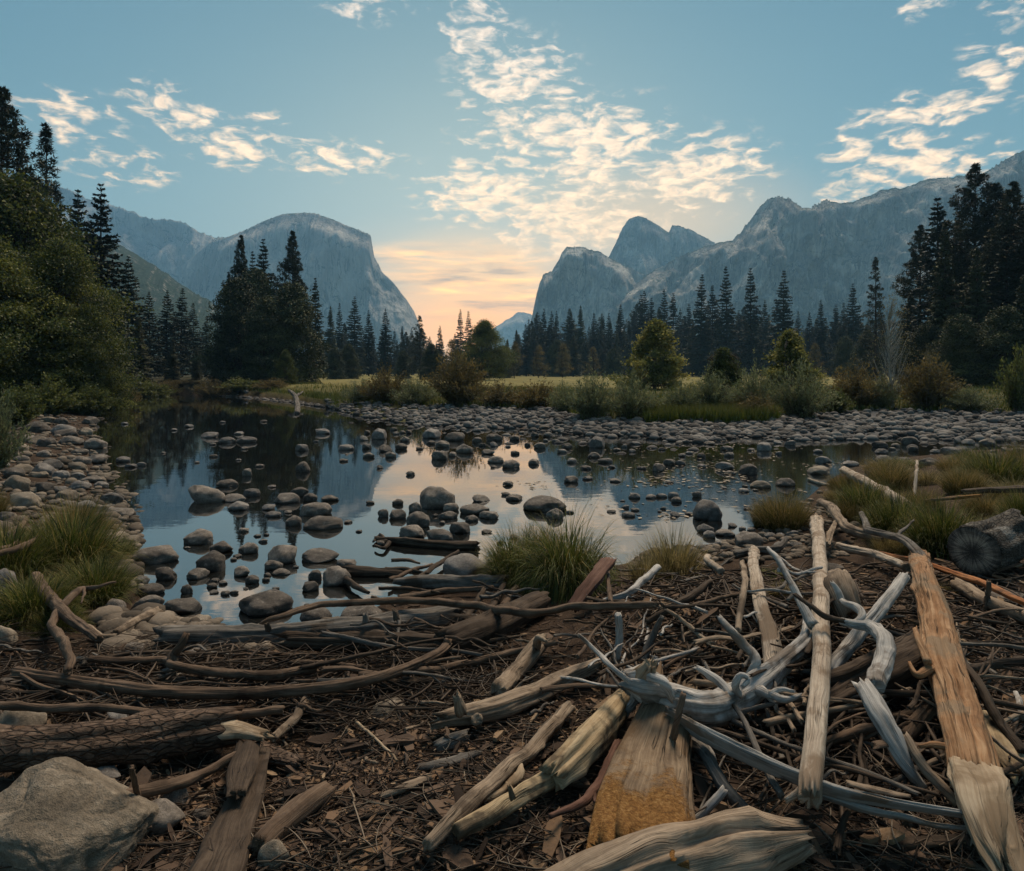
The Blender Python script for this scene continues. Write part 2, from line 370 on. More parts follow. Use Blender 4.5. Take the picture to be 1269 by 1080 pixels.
def mountain(label, ridge, D0, D1, W, mat, seed, amp, talus=0.35, vegline=0.25, steep=2.2, tree=0.0, ncol=420, nrow=80, rough=1.0, tz=-6, inside=0.0):
    """a massif: the skyline at its own distance, a cliff falling towards the valley and a back falling away behind it"""
    ridge = np.array(ridge, float)
    s = np.linspace(0, 1, ncol)
    ps = (ridge[:, 0] - ridge[0, 0]) / (ridge[-1, 0] - ridge[0, 0])
    px = ridge[0, 0] + s * (ridge[-1, 0] - ridge[0, 0]); py = np.interp(s, ps, ridge[:, 1])
    D = D0 + (D1 - D0) * s
    x = (px - CX) / F * D; z = H + (HZ - py) / F * D
    jit = fbm(np.stack([px * 0.12, px * 0, px * 0], 1), 5, seed, 0.6) * 1.1 * rough
    if tree:
        jit = jit + tree * np.maximum(0, vnoise(np.stack([px * 0.9, px * 0, px * 0 + 5], 1), seed + 3)) * (vnoise(np.stack([px * 0.06, px * 0, px * 0 + 9], 1), seed + 4) > -0.1)
    z = np.maximum(z + jit / F * D, 2)
    k1 = int(nrow * 0.72); k0 = nrow - k1
    tt = np.concatenate([-np.linspace(1, 1.0 / k0, k0) ** 1.0, np.linspace(0, 1, k1)])     # -1 back foot .. 0 ridge .. 1 front foot
    V = np.zeros((nrow, ncol, 3)); TI = np.zeros((nrow, ncol))
    for j, u in enumerate(tt):
        if u < 0:
            f = -u; zz = z * (1 - f ** 1.3); off = W * 1.1 * f
        else:
            # cliff, then talus
            zz = z * (1 - u); hz = 1 - u
            cl = np.where(hz > talus, (1 - hz) / (1 - talus) * 0.42 * u ** (1 / steep), 0)
            u_t = (talus - hz) / talus
            e = 0.42 * (1 - talus) ** (1 / steep)
            off = -W * np.where(hz > talus, (1 - hz) / (1 - talus) * e, e + (1 - e) * u_t)
        V[j, :, 0] = x + off * x / D * 0.9; V[j, :, 1] = D + off; V[j, :, 2] = zz
        TI[j] = (1 - abs(u)) if u < 0 else sstep(vegline + 0.1, vegline - 0.1, 1 - u) * 0.8 + sstep(0.03, 0.0, u) * 0.25
    P = V.reshape(-1, 3)
    sc = 1.0 / (W * 0.5)
    q = P * np.array([sc, sc, sc * 0.30])
    dsp = fbm(q, 5, seed + 11, 0.52) + 0.5 * (1 - 2 * np.abs(vnoise(q * 1.7, seed + 21)))
    fine = fbm(P * np.array([sc, sc, sc * 0.12]) * 7, 4, seed + 31, 0.55)
    prof = np.concatenate([np.linspace(0, 0, k0), sstep(0, 0.14, np.linspace(0, 1, k1))])
    prof = np.repeat(prof, ncol)
    P[:, 1] -= (dsp * amp + fine * amp * 0.22) * prof
    P[:, 2] += fbm(P * sc * 5, 3, seed + 41) * amp * 0.10 * prof
    P[:, 2] = np.maximum(P[:, 2], tz)
    ii = np.arange(nrow * ncol).reshape(nrow, ncol)
    qs = np.stack([ii[:-1, :-1], ii[1:, :-1], ii[1:, 1:], ii[:-1, 1:]], -1).reshape(-1, 4)
    me = mk('mountain', P, [qs], [mat], tint=TI.ravel())
    o = link('mountain', me)
    return tag(o, label, 'mountain', None, 'structure')
m_gran = rock_mat('pale_granite', (0.52, 0.485, 0.44), (0.36, 0.34, 0.32), (0.19, 0.185, 0.18), (0.020, 0.032, 0.020), 1.06, 1.0)
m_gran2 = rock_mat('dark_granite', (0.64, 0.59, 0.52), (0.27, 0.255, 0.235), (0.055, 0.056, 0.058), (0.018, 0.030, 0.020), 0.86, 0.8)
m_slope = rock_mat('wooded_slope', (0.30, 0.28, 0.25), (0.17, 0.17, 0.15), (0.08, 0.08, 0.07), (0.016, 0.026, 0.014), 0.62, 0.5)
mountain('long grey cliff rim beyond the big cliff, running down behind the tall pines',
         [(-260, 120), (-60, 190), (60, 225), (100, 243), (135, 254), (160, 261), (185, 272), (212, 272), (232, 278), (248, 290), (268, 295), (300, 297), (340, 330), (400, 420)], 2700, 2500, 520, m_gran, 1, 90, 0.3, 0.12, tree=2.2)
mountain('great sheer pale granite cliff with a rounded top and squared shoulder',
         [(225, 330), (262, 300), (280, 294), (300, 287), (325, 275), (350, 266), (378, 263), (402, 268), (428, 279), (448, 287), (459, 291), (461.5, 305), (464, 319), (473, 336), (489, 353), (503, 370), (513, 386), (519, 400), (526, 430)], 2200, 2000, 420, m_gran, 2, 42, 0.10, 0.02, tree=1.3, rough=0.5, ncol=520)
mountain('brushy talus slope descending below the long cliff rim',
         [(-240, 200), (20, 262), (100, 285), (140, 300), (165, 312), (200, 335), (235, 360), (262, 374), (300, 398), (360, 440)], 1000, 900, 420, m_slope, 3, 22, 0.9, 0.2, tree=1.5)
mountain('tiny far blue peak in the gap of the valley',
         [(585, 440), (605, 412), (618, 403), (632, 394), (641, 388), (650, 387), (662, 392), (690, 400), (730, 430)], 4000, 4000, 540, m_gran, 4, 60, 0.5, 0.1, rough=0.6)
mountain('twin blunt rock spires rising behind the front buttress',
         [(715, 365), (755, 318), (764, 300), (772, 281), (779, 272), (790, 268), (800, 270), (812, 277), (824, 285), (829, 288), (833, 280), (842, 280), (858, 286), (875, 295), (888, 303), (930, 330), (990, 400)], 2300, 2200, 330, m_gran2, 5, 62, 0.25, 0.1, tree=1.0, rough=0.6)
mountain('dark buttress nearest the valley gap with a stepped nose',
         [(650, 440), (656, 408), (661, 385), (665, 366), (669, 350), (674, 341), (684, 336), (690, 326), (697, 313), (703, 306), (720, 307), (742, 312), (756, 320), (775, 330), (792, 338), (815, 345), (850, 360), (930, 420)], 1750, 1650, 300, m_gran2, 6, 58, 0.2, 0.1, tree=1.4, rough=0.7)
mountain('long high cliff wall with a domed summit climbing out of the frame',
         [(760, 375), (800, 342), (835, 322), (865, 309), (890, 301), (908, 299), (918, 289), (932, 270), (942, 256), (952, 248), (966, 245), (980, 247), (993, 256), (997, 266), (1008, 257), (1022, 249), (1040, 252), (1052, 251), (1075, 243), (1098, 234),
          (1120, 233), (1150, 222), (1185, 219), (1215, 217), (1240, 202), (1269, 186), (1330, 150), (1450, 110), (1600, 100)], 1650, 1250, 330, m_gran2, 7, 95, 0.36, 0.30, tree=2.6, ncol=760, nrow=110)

m_haze, t = newmat('haze')
pv = t.n('ShaderNodeVolumePrincipled', {'Color': (0.30, 0.62, 0.95, 1), 'Density': HAZE_D, 'Anisotropy': 0.2})
t.put(t.n('ShaderNodeOutputMaterial').inputs['Volume'], pv.outputs[0])
hx, hy0, hy1, hz0, hz1 = 3600, -900, 4900, -8, 660
V = [(x, y, z) for z in (hz0, hz1) for y in (hy0, hy1) for x in (-hx, hx)]
if HAZE_D > 0:
    o = link('haze', mk('haze', V, [np.array([(0, 2, 3, 1), (4, 5, 7, 6), (0, 1, 5, 4), (2, 6, 7, 3), (0, 4, 6, 2), (1, 3, 7, 5)])], [m_haze], smooth=False))
    tag(o, 'thin blue morning haze filling the valley', 'haze', None, 'stuff')
# ================================================================== foliage
def leaf_mat(name, c1, c2, c3, rough=0.7, transl=0.0):
    m, t = newmat(name)
    ti = t.n('ShaderNodeAttribute', attribute_name='tint').outputs['Fac']
    oi = t.n('ShaderNodeObjectInfo').outputs['Random']
    k = t.m('ADD', t.m('MULTIPLY', ti, 0.8), t.m('MULTIPLY', oi, 0.25))
    col = t.ramp(k, [(0.12, c1), (0.5, c2), (0.95, c3)])
    b = t.n('ShaderNodeBsdfPrincipled', {'Base Color': col, 'Roughness': rough, 'Specular IOR Level': 0.25})
    o = t.n('ShaderNodeOutputMaterial')
    if transl:
        tr = t.n('ShaderNodeBsdfTranslucent', {'Color': col})
        mx = t.n('ShaderNodeMixShader', {0: transl, 1: b.outputs[0], 2: tr.outputs[0]}); t.put(o.inputs[0], mx.outputs[0])
    else: t.put(o.inputs[0], b.outputs[0])
    return m
m_fir = leaf_mat('fir_needles', (0.010, 0.017, 0.015), (0.022, 0.036, 0.026), (0.050, 0.066, 0.034))
m_pine = leaf_mat('pine_needles', (0.013, 0.019, 0.015), (0.034, 0.042, 0.026), (0.078, 0.084, 0.042))
m_cedar = leaf_mat('cedar_sprays', (0.016, 0.024, 0.013), (0.046, 0.056, 0.024), (0.10, 0.105, 0.040))
m_broad = leaf_mat('broad_leaves', (0.030, 0.040, 0.014), (0.085, 0.105, 0.030), (0.18, 0.185, 0.05), 0.6, 0.4)
m_leafy = leaf_mat('alder_leaves', (0.018, 0.028, 0.009), (0.062, 0.080, 0.020), (0.19, 0.195, 0.042), 0.6, 0.35)
m_sunbush = leaf_mat('bush_leaves', (0.05, 0.06, 0.018), (0.145, 0.155, 0.045), (0.30, 0.27, 0.08), 0.6, 0.5)
m_willow = leaf_mat('willow_leaves', (0.055, 0.075, 0.040), (0.125, 0.150, 0.075), (0.230, 0.235, 0.11), 0.6, 0.4)
m_brownleaf = leaf_mat('turning_leaves', (0.050, 0.044, 0.020), (0.110, 0.090, 0.036), (0.22, 0.16, 0.055), 0.7, 0.35)
m_yellow = leaf_mat('yellow_leaves', (0.12, 0.11, 0.05), (0.20, 0.17, 0.08), (0.34, 0.27, 0.12), 0.7, 0.2)
m_bark = None
def bark_simple(name, c1, c2, c3):
    m, t = newmat(name)
    p = t.n('ShaderNodeTexCoord').outputs['Object']
    n = t.noise(t.v('MULTIPLY', p, (1, 1, .25)), 7, 5, .65)
    surf(t, t.ramp(n, [(.35, c1), (.5, c2), (.65, c3)]), .9, n, .8, .03, .1)
    return m
m_bark = bark_simple('conifer_bark', (.020, .015, .012), (.050, .036, .028), (.09, .065, .05))
m_palebark = bark_simple('pale_bark', (.16, .15, .13), (.32, .30, .26), (.45, .42, .37))
m_stem = bark_simple('stem_bark', (.04, .032, .025), (.085, .068, .052), (.14, .115, .09))

def frame_of(D):
    D = D / (np.linalg.norm(D, axis=1, keepdims=True) + 1e-9)
    up = np.where(np.abs(D[:, 2:3]) > 0.95, np.array([[1., 0, 0]]), np.array([[0, 0, 1.]]))
    S = np.cross(D, up); S /= np.linalg.norm(S, axis=1, keepdims=True) + 1e-9
    return D, S, np.cross(S, D)
def rhombi(P, D, L, Wd, rng, roll=None, droop=0.0):
    """leaf or needle-spray shaped quads starting at P along D, gently folded"""
    D, S, U = frame_of(D)
    a = rng.uniform(-.9, .9, len(P)) if roll is None else roll
    Sd = S * np.cos(a)[:, None] + U * np.sin(a)[:, None]
    L = np.asarray(L)[:, None]; Wd = np.asarray(Wd)[:, None]
    mid = P + D * L * .45; tip = P + D * L - np.array([[0, 0, 1.]]) * L * droop
    V = np.stack([P, mid + Sd * Wd, tip, mid - Sd * Wd], 1).reshape(-1, 3)
    return V, np.arange(len(P) * 4).reshape(-1, 4)
def tube(path, rad, n=5, cap=True):
    path = np.asarray(path, float); rad = np.asarray(rad, float)
    d = np.gradient(path, axis=0); _, S, U = frame_of(d)
    for i in range(1, len(path)):            # keep the frame from flipping
        if (S[i] @ S[i - 1]) < 0: S[i] = -S[i]; U[i] = -U[i]
    a = np.linspace(0, 2 * np.pi, n, endpoint=False)
    V = path[:, None] + rad[:, None, None] * (np.cos(a)[None, :, None] * S[:, None] + np.sin(a)[None, :, None] * U[:, None])
    ii = np.arange(len(path) * n).reshape(len(path), n); nx = np.roll(ii, -1, 1)
    return V.reshape(-1, 3), np.stack([ii[:-1], nx[:-1], nx[1:], ii[1:]], -1).reshape(-1, 4)

def conifer(seed, h, r, style='fir', dens=1.0):
    """trunk and crown meshes of one conifer, base at the origin"""
    g = np.random.default_rng(seed)
    tr = Acc(); cr = Acc()
    lean = g.normal(0, .008, 2)
    zz = np.linspace(-0.4, h * .985, 14)
    wob = np.stack([lean[0] * zz, lean[1] * zz, zz], 1)
    tr_r = h * .0125 * (1 - zz / h * .96); tr_r[0] *= 1.25
    tr.add(*[(v, [f]) for v, f in [tube(wob, np.maximum(tr_r, .015), 8)]][0])
    cb = {'fir': .06, 'pine': .22, 'cedar': .03, 'open': .12}[style]
    nb = int({'fir': 330, 'pine': 230, 'cedar': 330, 'open': 150}[style] * dens)
    t = np.sort(g.uniform(0, 1, nb) ** .92)
    if style in ('fir', 'pine'): t = np.round(t * 34 + g.normal(0, .75, nb)) / 34.; t = np.clip(t, 0, .995)
    az = np.arange(nb) * 2.39996 + g.normal(0, .5, nb)
    lop = 1 + .22 * np.sin(az * 1 + g.uniform(0, 6)) * g.uniform(.3, 1) + .25 * vnoise(np.stack([np.cos(az), np.sin(az), t * 7], 1), seed)
    prof = {'fir': (1 - t) ** .85 * np.minimum(1, t / .10 + .55) + .02, 'pine': (1 - t ** 1.6) ** .9 * np.minimum(1, t / .22 + .35) * .9 + .05,
            'cedar': (1 - t ** 1.25) ** .85 * np.minimum(1, t / .12 + .75) + .015, 'open': (1 - t) ** .7 * (.6 + .4 * g.uniform(0, 1, nb)) + .03}[style]
    L = r * prof * lop * g.uniform(.62, 1.08, nb)
    z0 = h * (cb + (1 - cb) * t)
    e0 = {'fir': -.10 + .75 * t ** 2, 'pine': .02 + .75 * t, 'cedar': .15 + .7 * t ** 2, 'open': -.05 + .6 * t}[style] + g.normal(0, .12, nb)
    dr = {'fir': .20, 'pine': .05, 'cedar': .42, 'open': .12}[style]
    Pn, Dn, Ln, Wn, Tn = [], [], [], [], []
    hs = (h / 25.0) ** .6
    for i in range(nb):
        o = np.array([lean[0] * z0[i], lean[1] * z0[i], z0[i]]); hd = np.array([math.cos(az[i]), math.sin(az[i]), 0])
        s = np.linspace(0, 1, 5)[:, None]
        path = o + hd * L[i] * s * math.cos(e0[i]) + np.array([0, 0, 1]) * L[i] * (s * math.sin(e0[i]) - dr * s ** 2 + dr * .5 * s ** 4)
        if L[i] > .25: tr.add(*[(v, [f]) for v, f in [tube(path, h * .0022 * (1.15 - np.linspace(0, 1, 5)) * (.5 + L[i] / r), 3)]][0])
        sd = np.array([-hd[1], hd[0], 0])
        tt = np.clip(g.normal(.5, .25, 1)[0], 0, 1) * .55 + .25
        if style in ('pine', 'open'):
            ncl = max(3, int(L[i] / hs * 4.6))
            u = 1 - g.uniform(0, .72, ncl) ** 1.4
            c = np.stack([np.interp(u, s[:, 0], path[:, k]) for k in range(3)], 1) + sd * (g.normal(0, .16, ncl) * L[i] * (1.25 - u * .8))[:, None] + np.array([0, 0, 1]) * g.normal(.05, .07, ncl)[:, None] * L[i]
            m = 13
            dirs = g.normal(0, 1, (ncl * m, 3)); dirs[:, 2] += .5; dirs += hd * .6
            dirs /= np.linalg.norm(dirs, axis=1, keepdims=True)
            P = np.repeat(c, m, 0) + dirs * .05
            Pn.append(P); Dn.append(dirs); Ln.append(g.uniform(.28, .46, len(P)) * hs); Wn.append(g.uniform(.035, .06, len(P)) * hs); Tn.append(np.repeat(np.clip(tt + g.normal(0, .12, ncl), 0, 1), m))
        else:
            ns = max(6, int(L[i] / hs * (17 if style == 'fir' else 16)))
            u = 1 - g.uniform(0, .92, ns)
            side = np.where(g.uniform(0, 1, ns) < .5, -1, 1)
            c = np.stack([np.interp(u, s[:, 0], path[:, k]) for k in range(3)], 1)
            fwd = hd * np.cos(e0[i]) + np.array([0, 0, 1]) * (np.sin(e0[i]) - dr * 1.2)
            ang = g.uniform(.35, 1.15, ns)
            dirs = fwd * np.cos(ang)[:, None] + sd * (side * np.sin(ang))[:, None]
            dirs[:, 2] += g.normal(-.12 if style == 'fir' else -.30, .20, ns)
            Ls = g.uniform(.30, .62, ns) * hs * (1 if style == 'fir' else 1.05) * (.65 + .5 * min(1, L[i] / (.5 * r)))
            Pn.append(c); Dn.append(dirs); Ln.append(Ls); Wn.append(Ls * g.uniform(.17, .28, ns)); Tn.append(np.clip(tt + g.normal(0, .12, ns), 0, 1))
            # short upright or hanging second layer gives the branch a thickness
            d2 = dirs * .7; d2[:, 2] += g.normal(.05 if style == 'fir' else -.35, .4, ns)
            Pn.append(c + dirs * (Ls * .25)[:, None]); Dn.append(d2); Ln.append(Ls * .75); Wn.append(Ls * .20); Tn.append(np.clip(tt + g.normal(0, .12, ns), 0, 1))
    # the leader
    k = 26; c = np.stack([lean[0] * h + g.normal(0, .02, k), lean[1] * h + g.normal(0, .02, k), h * g.uniform(.955, 1.0, k)], 1)
    dd = g.normal(0, .7, (k, 3)); dd[:, 2] = np.abs(dd[:, 2]) + .35
    Pn.append(c); Dn.append(dd); Ln.append(g.uniform(.2, .4, k) * hs); Wn.append(np.full(k, .045 * hs)); Tn.append(np.full(k, .5))
    P, D, L_, W_, T_ = map(np.concatenate, (Pn, Dn, Ln, Wn, Tn))
    v, f = rhombi(P, D, L_, W_, g)
    cr.add(v, [f], None, np.repeat(T_, 4))
    mt = {'fir': m_fir, 'pine': m_pine, 'cedar': m_cedar, 'open': m_pine}[style]
    return tr.mesh('trunk', [m_bark]), cr.mesh('crown', [mt], smooth=False)

def broadleaf(seed, h, rx, mat, leaf=.16, nclump=150, nleaf=150, base=.12, bark=None, droop=.35, stems=1, spread=1.0, lw=.36, shell=.5, top=1.0, sig=.42, zf=.55, steep=0., low=.12):
    """a leafy tree or big bush: limbs curving up and out to leaf clumps through the crown's volume"""
    g = np.random.default_rng(seed)
    tr = Acc(); cr = Acc()
    def addt(p, r, n): v, f = tube(p, r, n); tr.add(v, [f])
    sts = []
    for k in range(stems):
        a = g.uniform(0, 6.28); sp = 0 if stems == 1 else g.uniform(.05, .35) * rx
        z = np.linspace(-.2, h * .8, 9); w = (z / h)
        x = math.cos(a) * sp * w * 2 + .03 * h * np.sin(w * 4 + a); y = math.sin(a) * sp * w * 2 + .03 * h * np.cos(w * 3 + a)
        p = np.stack([x - x[0] + math.cos(a) * sp * .25, y - y[0] + math.sin(a) * sp * .25, z], 1); sts.append(p)
        addt(p, h * .016 * (1.15 - w) / stems ** .5 + .006, 7)
    # clump centres: crown envelope narrow at the base, widest at a third, domed above
    C = []
    while len(C) < nclump:
        u = g.uniform(0, 1); a = g.uniform(0, 6.28)
        z = base + (1 - base) * u
        env = rx * (math.sin(min(1, (u + low) / (1 + low)) ** .75 * math.pi) ** .6) * (1 - .35 * u) * 1.25
        env *= 1 + .38 * vnoise(np.array([[math.cos(a) * 1.6, math.sin(a) * 1.6, z * 4.5]]), seed)[0]
        rr_ = env * (shell + (1 - shell) * g.uniform(0, 1)) * math.sqrt(g.uniform(.25, 1))
        C.append((math.cos(a) * rr_, math.sin(a) * rr_, z * h * top))
    C = np.array(C)
    Pn, Dn, Tn = [], [], []
    for c in C:
        st = sts[g.integers(len(sts))]
        zb = max(0.05 * h, c[2] - (g.uniform(.25, .6) + steep) * math.hypot(c[0], c[1]) - .05 * h)
        b = np.array([np.interp(zb, st[:, 2], st[:, k]) for k in range(3)])
        s = np.linspace(0, 1, 6)[:, None]
        path = b + (c - b) * s + np.array([0, 0, 1]) * (np.sin(s * np.pi) * (.10 if not steep else -.10) * np.linalg.norm(c - b)) + g.normal(0, .02, (6, 3)) * np.linalg.norm(c - b) * np.sin(s * np.pi)
        addt(path, (h * .0045 * (1.1 - s[:, 0]) + .003), 4)
        out = c - b; out /= np.linalg.norm(out) + 1e-6
        n = int(nleaf * g.uniform(.5, 1.4))
        q = g.normal(0, 1, (n, 3)) * np.array([1, 1, zf]) * rx * sig * .5
        q += out * g.uniform(-.5, .9, n)[:, None] * rx * sig * .6
        q[:, 2] -= droop * (np.abs(q[:, 0]) + np.abs(q[:, 1])) * .4
        Pn.append(c + q)
        d = g.normal(0, 1, (n, 3)) + out * .8; d[:, 2] -= droop * 1.5
        Dn.append(d); Tn.append(np.clip(g.normal(.48, .27) + g.normal(0, .12, n), 0, 1))
    P, D, T_ = np.concatenate(Pn), np.concatenate(Dn), np.concatenate(Tn)
    P[:, 2] = np.maximum(P[:, 2], .02)
    Ls = leaf * g.uniform(.6, 1.3, len(P))
    v, f = rhombi(P, D, Ls, Ls * lw, g, g.uniform(-1.5, 1.5, len(P)))
    cr.add(v, [f], None, np.repeat(T_, 4))
    return tr.mesh('trunk', [bark or m_bark]), cr.mesh('crown', [mat], smooth=False)

def shrub(seed, h, w, mat, nst=150, nl=46, leaf=.13, lw=.16, bark=None):
    """a many-stemmed shrub: stems fanning from the ground, narrow leaves all along them"""
    g = np.random.default_rng(seed)
    st = Acc(); cr = Acc(); Pn, Dn, Tn = [], [], []
    for i in range(nst):
        a = g.uniform(0, 6.28); k = g.uniform(0, 1) ** .6
        hh = h * g.uniform(.55, 1.05) * (1 - .45 * k ** 2) * (1 + .2 * vnoise(np.array([[math.cos(a) * 2, math.sin(a) * 2, 3.]]), seed)[0])
        s = np.linspace(0, 1, 6)
        rad = w * .5 * (.22 * k + .78 * k * s ** 1.3)
        z = hh * (s - .22 * k * s ** 3)
        p = np.stack([np.cos(a) * rad, np.sin(a) * rad, z], 1) + g.normal(0, .015, (6, 3)) * h * s[:, None]
        v, f = tube(p, .012 * (1.1 - s) * h / 2 + .002, 3); st.add(v, [f])
        n = int(nl * g.uniform(.6, 1.3)); u = g.uniform(.12, 1.03, n)
        c = np.stack([np.interp(u, s, p[:, j]) for j in range(3)], 1) + g.normal(0, .045, (n, 3)) * h * .5
        d = g.normal(0, .8, (n, 3)) + (p[-1] - p[2]) / (np.linalg.norm(p[-1] - p[2]) + 1e-6)
        Pn.append(c); Dn.append(d); Tn.append(np.clip(g.normal(.45, .18) + .3 * (u - .5) + g.normal(0, .1, n), 0, 1))
    P, D, T_ = np.concatenate(Pn), np.concatenate(Dn), np.concatenate(Tn)
    P[:, 2] = np.maximum(P[:, 2], .01)
    Ls = leaf * g.uniform(.6, 1.3, len(P))
    v, f = rhombi(P, D, Ls, Ls * lw, g, g.uniform(-1.5, 1.5, len(P)))
    cr.add(v, [f], None, np.repeat(T_, 4))
    return st.mesh('stems', [bark or m_stem]), cr.mesh('foliage', [mat], smooth=False)

def put_tree(name, meshes, loc, scale, rz, label, cat='tree', group=None, parts=('trunk', 'crown'), wide=1.0):
    o = empty(name, loc, rz, (scale * wide, scale * wide, scale))
    tag(o, label, cat, group)
    for n, me in zip(parts, meshes): link(n, me, o)
    return o
rt = random.Random(5)
H0 = 25.0
PROTO = {}
for k, s in enumerate(['fir', 'fir', 'fir', 'fir']): PROTO.setdefault('fir', []).append(conifer(10 + k, H0, [4.4, 5.0, 3.9, 4.7][k], 'fir'))
for k in range(3): PROTO.setdefault('pine', []).append(conifer(30 + k, H0, [5.0, 4.4, 5.6][k], 'pine'))
for k in range(3): PROTO.setdefault('cedar', []).append(conifer(50 + k, H0, [4.8, 4.2, 5.4][k], 'cedar'))
for k in range(2): PROTO.setdefault('open', []).append(conifer(70 + k, H0, [4.2, 3.6][k], 'open'))
PROTO['broad'] = [broadleaf(90 + k, 10.0, [4.6, 4.0, 5.0][k], m_leafy, .14, 260, 240, .04, droop=.6, sig=.215, lw=.42, zf=.42) for k in range(3)]
PROTO['autumn'] = [broadleaf(98 + k, 10.0, 3.2, m_brownleaf, .17, 90, 80, .1, None, .3, 2, sig=.26, zf=.5) for k in range(2)]
PROTO['dark'] = [broadleaf(95 + k, 10.0, [3.4, 3.9][k], m_cedar, .17, 230, 190, .02, droop=.6, sig=.22, lw=.40, zf=.45) for k in range(2)]
def conif(kind, px, top, Y, label, group=None, wide=1.0, name=None, base=None):
    x = (px - CX) / F * Y
    z0 = gz(x, Y) if base is None else base
    hgt = H + (HZ - top) / F * Y - z0
    v = rt.choice(PROTO[kind])
    nm = {'fir': 'fir_tree', 'pine': 'pine_tree', 'cedar': 'cedar_tree', 'open': 'pine_tree', 'broad': 'broadleaf_tree', 'dark': 'broadleaf_tree', 'autumn': 'broadleaf_tree'}[kind] if name is None else name
    ref = H0 if kind in ('fir', 'pine', 'cedar', 'open') else 10.0 * .98
    return put_tree(nm, v, (x, Y, z0 - .05), hgt / ref, rt.uniform(0, 6.28), label, 'tree', group, wide=wide)
GL = 'tall conifers on the left bank'
for a in [('pine', 2, 112, 50, 'tallest dark pine, cut by the left edge of the frame above the leafy trees', 1.05),
          ('open', 56, 156, 56, 'thin-topped pine with open branches standing behind the green leafy trees'),
          ('fir', 27, 205, 60, 'dark fir wedged between the tallest pine and the thin-topped pine'),
          ('fir', 124, 229, 58, 'pointed dark fir at the right shoulder of the leafy trees, before the long rim'),
          ('fir', 97, 236, 62, 'dark fir between the thin-topped pine and the pointed fir'),
          ('fir', 80, 262, 66, 'dark fir half buried behind the leafy trees, left of the talus slope'),
          ('fir', -45, 150, 52, 'dark fir just outside the frame beside the tallest pine')]:
    conif(a[0], a[1], a[2], a[3], a[4], GL, a[5] if len(a) > 5 else 1.1)
GS = 'conifers stepping back along the left shore'
for a in [('fir', 158, 318, 74, 'tall fir first in the row stepping back along the shadowed shore'), ('fir', 186, 362, 82, 'second, shorter fir in the row stepping back along the shadowed shore'),
          ('fir', 206, 360, 96, 'slim fir in the middle of the row under the talus slope'), ('fir', 223, 358, 100, 'slim fir with a sharp tip under the talus slope'),
          ('fir', 240, 376, 118, 'small far fir at the head of the dark pool'), ('fir', 254, 392, 125, 'small fir tucked against the big central clump of trees'),
          ('cedar', 172, 392, 68, 'low shaggy cedar at the foot of the shoreline row'), ('cedar', 140, 360, 60, 'shaggy cedar rising just behind the leafy trees on the shore'),
          ('fir', 270, 410, 118, 'short fir at the left foot of the big central clump'), ('cedar', 215, 420, 80, 'low bushy cedar overhanging the dark far end of the pool'), ('cedar', 243, 428, 86, 'low bushy cedar at the far inlet of the pool')]:
    conif(a[0], a[1], a[2], a[3], a[4], GS, 1.15)
GB = 'green leafy trees on the left bank'
for a in [('broad', 16, 236, 40, 'largest green leafy tree on the left bank below the tallest pine', 1.0), ('broad', 74, 310, 37, 'rounded green leafy tree leaning over the water on the left bank', .85),
          ('broad', 108, 385, 36, 'low green leafy tree with boughs reaching out over the pool', .85), ('broad', -20, 300, 34, 'green leafy tree cut by the left edge of the frame', 1.0),
          ('broad', 62, 372, 35, 'dark leafy understory tree above the stony left shore', 1.1)]:
    conif(a[0], a[1], a[2], a[3], a[4], GB, a[5])
GC = 'clump of trees on the point of the gravel bar'
for a in [('pine', 299, 294, 84, 'left pine of the three tall tops before the great cliff', .8), ('fir', 328, 297, 86, 'middle conifer of the three tall tops before the great cliff', 1.0), ('pine', 363, 289, 82, 'right and tallest pine of the three tops before the great cliff', .95),
          ('fir', 312, 312, 90, 'slim fir just left of the middle top in the central clump', .8), ('fir', 391, 345, 88, 'short pointed fir on the right side of the central clump', .9), ('open', 283, 338, 80, 'nearly bare thin conifer on the left side of the central clump', .8),
          ('dark', 296, 352, 74, 'bushy dark tree filling the left half of the central clump', .95), ('dark', 362, 356, 72, 'bushy dark tree filling the right half of the central clump', 1.05),
          ('dark', 330, 372, 70, 'bushy dark tree low in the middle of the central clump', 1.0), ('cedar', 276, 400, 76, 'shaggy low cedar at the left foot of the central clump', 1.2), ('dark', 318, 342, 80, 'bushy dark tree at the back of the central clump', .9)]:
    conif(a[0], a[1], a[2], a[3], a[4], GC, a[5])
conif('broad', 354, 436, 64, 'small olive tree at the water edge before the central clump', None, .7)
GM = 'conifers beyond the meadow'
